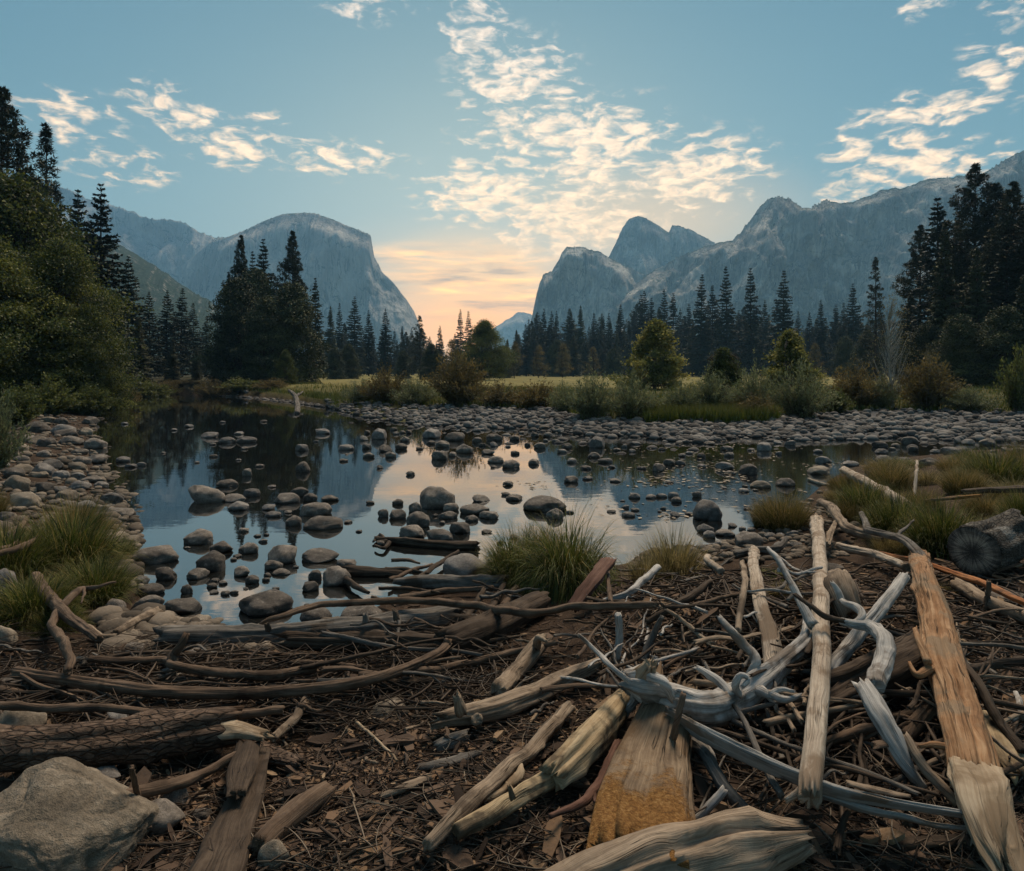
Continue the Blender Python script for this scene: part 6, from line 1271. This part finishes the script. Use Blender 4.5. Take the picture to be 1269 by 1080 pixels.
zone(30, 880, 1250, 730, 960, 130, 300, .5, .8, ['brown', 'dark', 'grey', 'tan', 'dark'], 'long thin dead branch crossing the tangle around the tall pole and orange log', 'dead branches of the right-hand tangle', (.08, .22), None, 'dead_branch')
zone(14, 740, 960, 700, 850, 110, 240, 1.0, .8, ['brown', 'dark', 'grey', 'silver'], 'long thin dead branch crossing the litter mound behind the silver root trunk', 'dead branches on the litter mound', (.08, .22), None, 'dead_branch')
zone(16, 20, 560, 780, 875, 130, 280, 0., .3, ['brown', 'dark', 'brown', 'grey'], 'long thin dead branch lying in the tangle below the long grey log', 'dead branches below the grey log', (.05, .12), None, 'dead_branch')
def litter(n, seed, lo, hi, region, thick, asp):
    """flakes and splinters of bark, each a thin solid chip"""
    g = np.random.default_rng(seed); A = Acc()
    px, py = region(g, n); C = []
    zg = .40; Y = (H - zg) * F / (py - HZ); X = (px - CX) / F * Y
    z, iw, ib, fr = ground_zones(X, Y); ok = (~iw) & (z > .02)
    X, Y, z = X[ok], Y[ok], z[ok]; m = len(X)
    L = g.uniform(0, 1, m) ** 2.2 * (hi - lo) + lo; Wd = L * g.uniform(asp[0], asp[1], m); T = thick * g.uniform(.6, 1.6, m)
    a = g.uniform(0, 6.28, m); tx, ty = g.normal(0, .22, m), g.normal(0, .22, m)
    q = np.array([(-1, -.6), (-.3, -1), (.8, -.7), (1, .3), (.3, 1), (-.8, .7)]) * .5
    K = 6
    loc = np.zeros((m, 2 * K, 3))
    jit = g.uniform(.7, 1.25, (m, K))
    for s_, sg in ((0, 1), (K, -1)):
        loc[:, s_:s_ + K, 0] = q[None, :, 0] * L[:, None] * jit; loc[:, s_:s_ + K, 1] = q[None, :, 1] * Wd[:, None] * jit; loc[:, s_:s_ + K, 2] = sg * T[:, None]
    loc[:, :, 2] += loc[:, :, 0] * tx[:, None] + loc[:, :, 1] * ty[:, None] + (loc[:, :, 1] ** 2 / (Wd[:, None] + 1e-6)) * g.uniform(-.4, .8, m)[:, None]
    c, s = np.cos(a)[:, None], np.sin(a)[:, None]
    V = np.stack([loc[:, :, 0] * c - loc[:, :, 1] * s + X[:, None], loc[:, :, 0] * s + loc[:, :, 1] * c + Y[:, None], loc[:, :, 2] + (z + np.abs(tx) * L * .35 + T + .004)[:, None]], -1).reshape(-1, 3)
    b = (np.arange(m) * 2 * K)[:, None]
    top = b + np.arange(K); bot = b + np.arange(2 * K - 1, K - 1, -1)
    sides = np.stack([np.stack([b[:, 0] + K + k, b[:, 0] + K + (k + 1) % K, b[:, 0] + (k + 1) % K, b[:, 0] + k], 1) for k in range(K)], 1).reshape(-1, 4)
    return V, [np.concatenate([top, bot]), sides], np.repeat(g.uniform(0, 1, m), 2 * K)
m_lit, t = newmat('bark_litter')
ti = t.n('ShaderNodeAttribute', attribute_name='tint').outputs['Fac']; pos = t.n('ShaderNodeNewGeometry').outputs['Position']
nn = t.noise(pos, 60, 4, .7)
col = t.ramp(t.m('ADD', t.m('MULTIPLY', ti, .85), t.m('MULTIPLY', nn, .25)), [(.12, (.022, .015, .011)), (.45, (.060, .040, .029)), (.72, (.115, .078, .055)), (.9, (.17, .105, .06)), (1.0, (.28, .21, .14))])
surf(t, col, .9, nn, .5, .006, .2)
def reg_all(g, n):
    py = HZ + 240 + 420 * g.uniform(0, 1, n) ** .8; return g.uniform(-120, 1390, n), py
def reg_wide(g, n):
    k = g.uniform(0, 1, n) < .78; px, py = reg_all(g, n); return np.where(k, px, g.uniform(1380, 2300, n)), py
def reg_mound(g, n): return g.uniform(740, 1269, n), g.uniform(690, 1080, n)
def reg_clear(g, n): return g.uniform(330, 780, n), g.uniform(860, 1085, n)
A = Acc()
for n, sd, lo, hi, rg, th_, asp in ((17000, 1, .008, .075, reg_wide, .0022, (.10, .5)), (10000, 2, .010, .10, reg_mound, .0025, (.08, .4)), (6000, 3, .006, .05, reg_clear, .002, (.12, .6)), (900, 4, .06, .20, reg_all, .006, (.15, .45)), (1700, 5, .05, .22, reg_mound, .008, (.12, .4))):
    V, Fs, ti_ = litter(n, sd, lo, hi, rg, th_, asp); A.add(V, Fs, None, ti_)
tag(link('bark_litter', A.mesh('bark_litter', [m_lit], smooth=False)), 'dark bark chips and splinters strewn over the near soil', 'litter', None, 'stuff')
# fine twigs
def offslab(px, py): return ~((px > 730) & (px < 880) & (py > 885) & (py < 1060))
def twigs(n, seed, region, l0, l1, lift, dirs, r0=.0012, r1=.0040):
    g = np.random.default_rng(seed); px, py = region(g, n); k_ = offslab(px, py); px, py = px[k_], py[k_]; Y = (H - .42) * F / (py - HZ); X = (px - CX) / F * Y
    z, iw, ib, fr = ground_zones(X, Y); ok = (~iw) & (z > .03); X, Y, z = X[ok], Y[ok], z[ok]; m = len(X)
    L = g.uniform(l0, l1, m); a = dirs + g.normal(0, .8, m); bend = g.normal(0, .12, m); r = g.uniform(r0, r1, m); zl = z + g.uniform(.004, lift, m); tl = g.normal(0, .12, m)
    s = np.linspace(-.5, .5, 5)
    P = np.stack([X[:, None] + np.cos(a)[:, None] * L[:, None] * s - np.sin(a)[:, None] * (bend * L)[:, None] * (s ** 2 - .1) * 2, Y[:, None] + np.sin(a)[:, None] * L[:, None] * s + np.cos(a)[:, None] * (bend * L)[:, None] * (s ** 2 - .1) * 2, zl[:, None] + (tl * L)[:, None] * s], -1)
    side = np.stack([-np.sin(a), np.cos(a), a * 0], -1)[:, None, :]; up = np.array([0, 0, 1.])
    rr_ = (r[:, None] * np.array([.7, 1, 1, .9, .4]))[:, :, None]
    R3 = [P + side * rr_, P - side * rr_ * .5 + up * rr_ * .87, P - side * rr_ * .5 - up * rr_ * .87]
    V = np.stack(R3, 2).reshape(-1, 3); b = (np.arange(m) * 15)[:, None]
    Fq = np.concatenate([np.stack([b[:, 0] + i * 3 + k, b[:, 0] + i * 3 + (k + 1) % 3, b[:, 0] + (i + 1) * 3 + (k + 1) % 3, b[:, 0] + (i + 1) * 3 + k], 1) for i in range(4) for k in range(3)])
    return V, [Fq], np.repeat(g.uniform(.1, 1.05, m), 15)
A = Acc()
for n, sd, rg, l0, l1, lf, dr in ((5600, 1, reg_wide, .05, .28, .05, 0.), (2000, 2, reg_mound, .05, .32, .10, .9), (1700, 3, lambda g, n: (g.uniform(-50, 640, n), g.uniform(735, 880, n)), .1, .5, .10, .0)):
    V, Fs, ti_ = twigs(n, sd, rg, l0, l1, lf, dr); A.add(V, Fs, None, ti_)
B = Acc()
for n, sd, rg, l0, l1, lf, dr in ((900, 11, lambda g, n: (g.uniform(-60, 660, n), g.uniform(778, 880, n)), .12, .55, .09, .0), (520, 12, lambda g, n: (g.uniform(850, 1300, n), g.uniform(700, 1030, n)), .12, .55, .12, .6), (260, 13, lambda g, n: (g.uniform(740, 1000, n), g.uniform(690, 860, n)), .10, .45, .14, .9), (300, 14, reg_all, .08, .3, .03, .2)):
    V, Fs, ti_ = twigs(n, sd, rg, l0, l1, lf, dr, .004, .011); B.add(V, Fs, None, ti_ * .78)
m_twig, t = newmat('twig_litter')
ti = t.n('ShaderNodeAttribute', attribute_name='tint').outputs['Fac']
surf(t, t.ramp(ti, [(.1, (.030, .021, .016)), (.5, (.060, .042, .030)), (.8, (.095, .070, .051)), (1.0, (.20, .16, .12))]), .85)
tag(link('branch_litter', B.mesh('branch_litter', [m_twig])), 'tangle of broken branches too many to count on the near bank', 'branches', None, 'stuff')
tag(link('twig_litter', A.mesh('twig_litter', [m_twig])), 'thin twigs and straw scattered over the near soil', 'twigs', None, 'stuff')

# ------------------------------------------------------------------ grass
def grass_mat(name, lo, mid, hi, straw):
    m, t = newmat(name)
    ti = t.n('ShaderNodeAttribute', attribute_name='tint').outputs['Fac']; v = t.n('ShaderNodeSeparateXYZ', {0: t.n('ShaderNodeTexCoord').outputs['UV']}).outputs[1]
    col = t.ramp(ti, [(.05, lo), (.4, mid), (.65, hi), (.85, straw), (1.0, tuple(min(1, c * 1.4) for c in straw))])
    col = t.mixc(t.m('MULTIPLY', t.mr(v, .65, 1.0), .5), col, straw)
    b = t.n('ShaderNodeBsdfPrincipled', {'Base Color': col, 'Roughness': .6, 'Specular IOR Level': .25}); tr = t.n('ShaderNodeBsdfTranslucent', {'Color': col})
    mx = t.n('ShaderNodeMixShader', {0: .3, 1: b.outputs[0], 2: tr.outputs[0]}); t.put(t.n('ShaderNodeOutputMaterial').inputs[0], mx.outputs[0])
    return m
m_gr = grass_mat('green_blades', (.016, .030, .007), (.055, .080, .014), (.125, .145, .026), (.23, .175, .06))
m_gst = grass_mat('straw_blades', (.040, .038, .015), (.12, .105, .038), (.23, .185, .075), (.42, .33, .15))
m_gmx = grass_mat('brown_green_blades', (.032, .036, .011), (.095, .090, .025), (.17, .14, .042), (.29, .20, .08))
def blades(g, n, R_, Lm, lean, wd, tint0, tint1, droop=.6):
    k = np.sqrt(g.uniform(0, 1, n)); a = g.uniform(0, 6.28, n); bx, by = np.cos(a) * R_ * k, np.sin(a) * R_ * k
    L = Lm * g.uniform(.45, 1.1, n) * (1 - .25 * k); az = a + g.normal(0, .9, n); le = np.abs(lean * (.25 + k) * g.uniform(.4, 1.5, n))
    s = np.linspace(0, 1, 6)
    dx = np.cos(az), np.sin(az)
    th = le[:, None] + droop * g.uniform(.4, 1.7, n)[:, None] * s ** 1.5
    ds = L[:, None] / 5
    hx = np.concatenate([np.zeros((n, 1)), np.cumsum(np.sin(th[:, 1:]) * ds, 1)], 1); hz = np.concatenate([np.zeros((n, 1)), np.cumsum(np.cos(th[:, 1:]) * ds, 1)], 1)
    P = np.stack([bx[:, None] + dx[0][:, None] * hx, by[:, None] + dx[1][:, None] * hx, hz], -1)
    w = (wd * g.uniform(.6, 1.3, n))[:, None] * np.array([.8, 1, .95, .75, .45, .06]); tw = az + np.pi / 2 + g.normal(0, .7, n)
    S = np.stack([np.cos(tw), np.sin(tw), az * 0], -1)[:, None, :] * w[:, :, None]
    V = np.stack([P - S, P + S], 2).reshape(-1, 3); b = (np.arange(n) * 12)[:, None]
    Fq = np.concatenate([np.stack([b[:, 0] + 2 * i, b[:, 0] + 2 * i + 1, b[:, 0] + 2 * i + 3, b[:, 0] + 2 * i + 2], 1) for i in range(5)])
    uv = np.stack([np.zeros((n, 6, 2)), np.broadcast_to(s[None, :, None], (n, 6, 2))], -1).reshape(-1, 2)
    return V, [Fq], uv, np.repeat(np.clip(g.normal((tint0 + tint1) / 2, (tint1 - tint0) / 3, n), 0, 1), 12)
def clump_mesh(seed, mat, n, R_, L, lean, wd, t0, t1, droop, extra=None):
    g = np.random.default_rng(seed); A = Acc(); A.add(*[(a[0], a[1], a[2], a[3]) for a in [blades(g, n, R_, L, lean, wd, t0, t1, droop)]][0])
    if extra: A.add(*blades(g, *extra))
    return A.mesh('grass_clump', [mat])
CL = {'green': [clump_mesh(800 + k, m_gr, 2500, .30, .55, .70, .0042, .05, .75, .9, (260, .26, .62, .7, .003, .7, 1.0, .9)) for k in range(3)],
      'straw': [clump_mesh(810 + k, m_gst, 1300, .24, .55, .55, .0028, .1, .95, .8) for k in range(2)],
      'mixed': [clump_mesh(820 + k, m_gmx, 2000, .27, .52, .45, .0030, .05, .85, .7, (300, .25, .6, .5, .003, .6, 1.0, .7)) for k in range(3)],
      'hang': [clump_mesh(830, m_gr, 3600, .28, .80, .8, .0044, .0, .80, 1.9, (420, .2, .5, .35, .003, .5, 1.0, .6))]}
def clump(kind, px, base, w, h, label, group='grass clumps on the near bank', v=0, cat='grass clump'):
    p = hit(px, base, 0, False); p[2] = max(p[2], -.02); sw = w / F * p[1] / 1.0; sh = h / F * p[1] / .46
    o = link('grass_clump', CL[kind][v % len(CL[kind])], None, (p[0], p[1], p[2] - .02), (0, 0, rl.uniform(0, 6.28)), (sw, sw, sh))
    return tag(o, label, cat, group)
for a in [('green', 85, 706, 130, 96, 'largest green grass clump, tall at the left shore', 0), ('mixed', 96, 668, 84, 60, 'reddish-tipped top of the left grass, nearest the pale stones', 0), ('green', 118, 742, 96, 66, 'green grass drooping over the corner of the pool', 1), ('green', 40, 765, 110, 70, 'dark low grass above the forked dead branch', 2), ('green', 10, 720, 110, 90, 'long grass at the left edge behind the curled root', 1), ('mixed', -20, 640, 70, 40, 'small grass patch at the left edge among pale stones', 1), ('green', 70, 782, 70, 40, 'short grass tuft around the foot of the forked branch', 0),
          ('green', 645, 718, 106, 76, 'bright green leafy clump at the water edge in the centre', 1), ('hang', 702, 730, 112, 98, 'tall straw-and-green clump with drooping blades in the centre', 0), ('mixed', 672, 708, 80, 70, 'dense green grass between the leafy clump and the drooping one', 2), ('straw', 835, 716, 104, 78, 'dry straw-coloured clump with sticks poking through', 0), ('straw', 800, 724, 62, 54, 'small dry tuft left of the straw clump', 1), ('mixed', 972, 656, 84, 56, 'shaggy rounded tussock at the head of the tall pole', 1), ('mixed', 948, 652, 46, 42, 'left shoulder of the shaggy tussock overhanging the water', 2),
          ('green', 962, 724, 60, 24, 'small low green tuft beside the pale flat-sided pole', 2), ('straw', 972, 742, 60, 26, 'flattened yellow grass between the two pale poles', 1), ('green', 1072, 640, 80, 58, 'green grass left of the leaning log on the right bank', 0), ('green', 1112, 668, 84, 76, 'tall green grass hanging in front of the leaning log', 1), ('green', 1165, 682, 90, 84, 'deep green grass just left of the sawn log', 2), ('mixed', 1105, 606, 70, 40, 'round grass hummock behind the leaning log', 0), ('mixed', 1195, 612, 70, 40, 'brownish grass behind the old boards', 1), ('green', 1235, 604, 84, 60, 'tall green grass at the back of the right bank', 1), ('mixed', 1275, 596, 70, 60, 'grass at the right edge behind the old boards', 2),
          ('green', 1268, 650, 60, 56, 'grass at the right edge just above the sawn log', 0), ('mixed', 1048, 616, 56, 40, 'grass clump under the upper end of the leaning log', 2), ('mixed', 1140, 640, 70, 44, 'brown-green grass around the thin standing stick', 0), ('straw', 1150, 600, 46, 26, 'pale dry tuft beyond the old boards', 1), ('straw', 1208, 660, 60, 30, 'dry tuft over the top of the sawn log', 0), ('mixed', 1225, 640, 80, 36, 'dull grass between the old boards and the sawn log', 1), ('straw', 1180, 735, 50, 16, 'low dry tuft between rust strip and tan log', 0)]:
    clump(a[0], a[1], a[2], a[3], a[4], a[5], v=a[6])
rg = random.Random(3)
for (n, x0, x1, y0, y1, lab) in ((26, 1040, 1290, 572, 690, 'small tuft filling in between the large clumps of the right bank'), (9, -10, 150, 660, 780, 'small tuft filling in between the large clumps of the left shore')):
    for k in range(n):
        clump(rg.choice(['green', 'mixed', 'mixed', 'straw']), rg.uniform(x0, x1), rg.uniform(y0, y1), rg.uniform(36, 70), rg.uniform(18, 40), lab, 'small grass tufts', v=k)
# bank grass and sedge across the river: a fringe along the foot of the bushes and over the meadow edge
def fringe(n, seed, l0, l1, wd, pxr, dpy, t0, t1):
    g = np.random.default_rng(seed); px = g.uniform(*pxr, n)
    vx = [p_[0] for p_ in VEG_PX[::-1]]; vy = [p_[1] for p_ in VEG_PX[::-1]]
    py = np.interp(px, vx, vy) - g.uniform(dpy[0], dpy[1], n)
    Y = (H - .42) * F / (py - HZ); X = (px - CX) / F * Y; z, iw, ib, fr = ground_zones(X, Y)
    ok = (~iw) & (Y < 75); X, Y, z = X[ok], Y[ok], z[ok]; m = len(X)
    L = g.uniform(l0, l1, m); az = g.uniform(0, 6.28, m); ln = np.abs(g.normal(.25, .2, m)); w = wd * g.uniform(.6, 1.4, m)
    D = np.stack([np.cos(az) * np.sin(ln), np.sin(az) * np.sin(ln), np.cos(ln)], 1); P = np.stack([X, Y, z - .02], 1)
    v, f = rhombi(P, D, L, w, g, g.uniform(-1.5, 1.5, m)); 
    return v, [f], np.stack([np.zeros(m * 4), np.tile([0, .45, 1, .45], m)], 1), np.repeat(np.clip(g.uniform(t0, t1, m) + .12 * vnoise(P * .3, 3), 0, 1), 4)
A = Acc()
for a in [(9000, 1, .18, .42, .014, (380, 1400), (0, 5), .1, .8), (9000, 2, .3, .7, .020, (800, 965), (-1, 4), .35, .66), (9000, 3, .18, .40, .016, (300, 720), (0, 12), .15, .9), (7000, 4, .2, .42, .016, (690, 1400), (3, 22), .2, .95), (3500, 5, .2, .5, .02, (320, 420), (-3, 4), .35, .7)]:
    V, Fs, uv, ti_ = fringe(*a); A.add(V, Fs, uv, ti_)
tag(link('grass', A.mesh('grass', [m_gr])), 'sedge and meadow grass fringing the far bank', 'grass', None, 'stuff')
# leaves and foam drifting on the riffle
g = np.random.default_rng(31); n = 900
q_ = g.integers(0, 26, 620); cxs = g.normal(865, 75, 26); cys = g.normal(576, 18, 26); px = np.concatenate([cxs[q_] + g.normal(0, 16, 620), g.uniform(700, 1000, 200)]); py = np.concatenate([cys[q_] + g.normal(0, 3, 620), g.uniform(545, 640, 200)])
Y = H * F / (py - HZ); X = (px - CX) / F * Y; iw = ground_zones(X, Y)[1]; X, Y = X[iw], Y[iw]; m = len(X)
a = g.uniform(0, 6.28, m); L = g.uniform(.015, .08, m) 
q = np.array([(-1, 0), (-.2, -.45), (1, 0), (-.1, .5)])
V = np.stack([X[:, None] + L[:, None] * (q[:, 0] * np.cos(a)[:, None] - q[:, 1] * np.sin(a)[:, None]), Y[:, None] + L[:, None] * (q[:, 0] * np.sin(a)[:, None] + q[:, 1] * np.cos(a)[:, None]), np.full((m, 4), .006) + g.uniform(0, .01, (m, 4))], -1).reshape(-1, 3)
m_fl, t = newmat('drifting_leaves'); ti = t.n('ShaderNodeAttribute', attribute_name='tint').outputs['Fac']
surf(t, t.ramp(ti, [(.0, (.06, .045, .03)), (.5, (.16, .125, .085)), (1., (.30, .25, .19))]), .7)
tag(link('drifting_leaves', mk('drifting_leaves', V, [np.arange(m * 4).reshape(-1, 4)], [m_fl], tint=np.repeat(g.uniform(0, 1, m), 4))), 'pale fallen leaves drifting in the blue riffle', 'leaves', None, 'stuff')
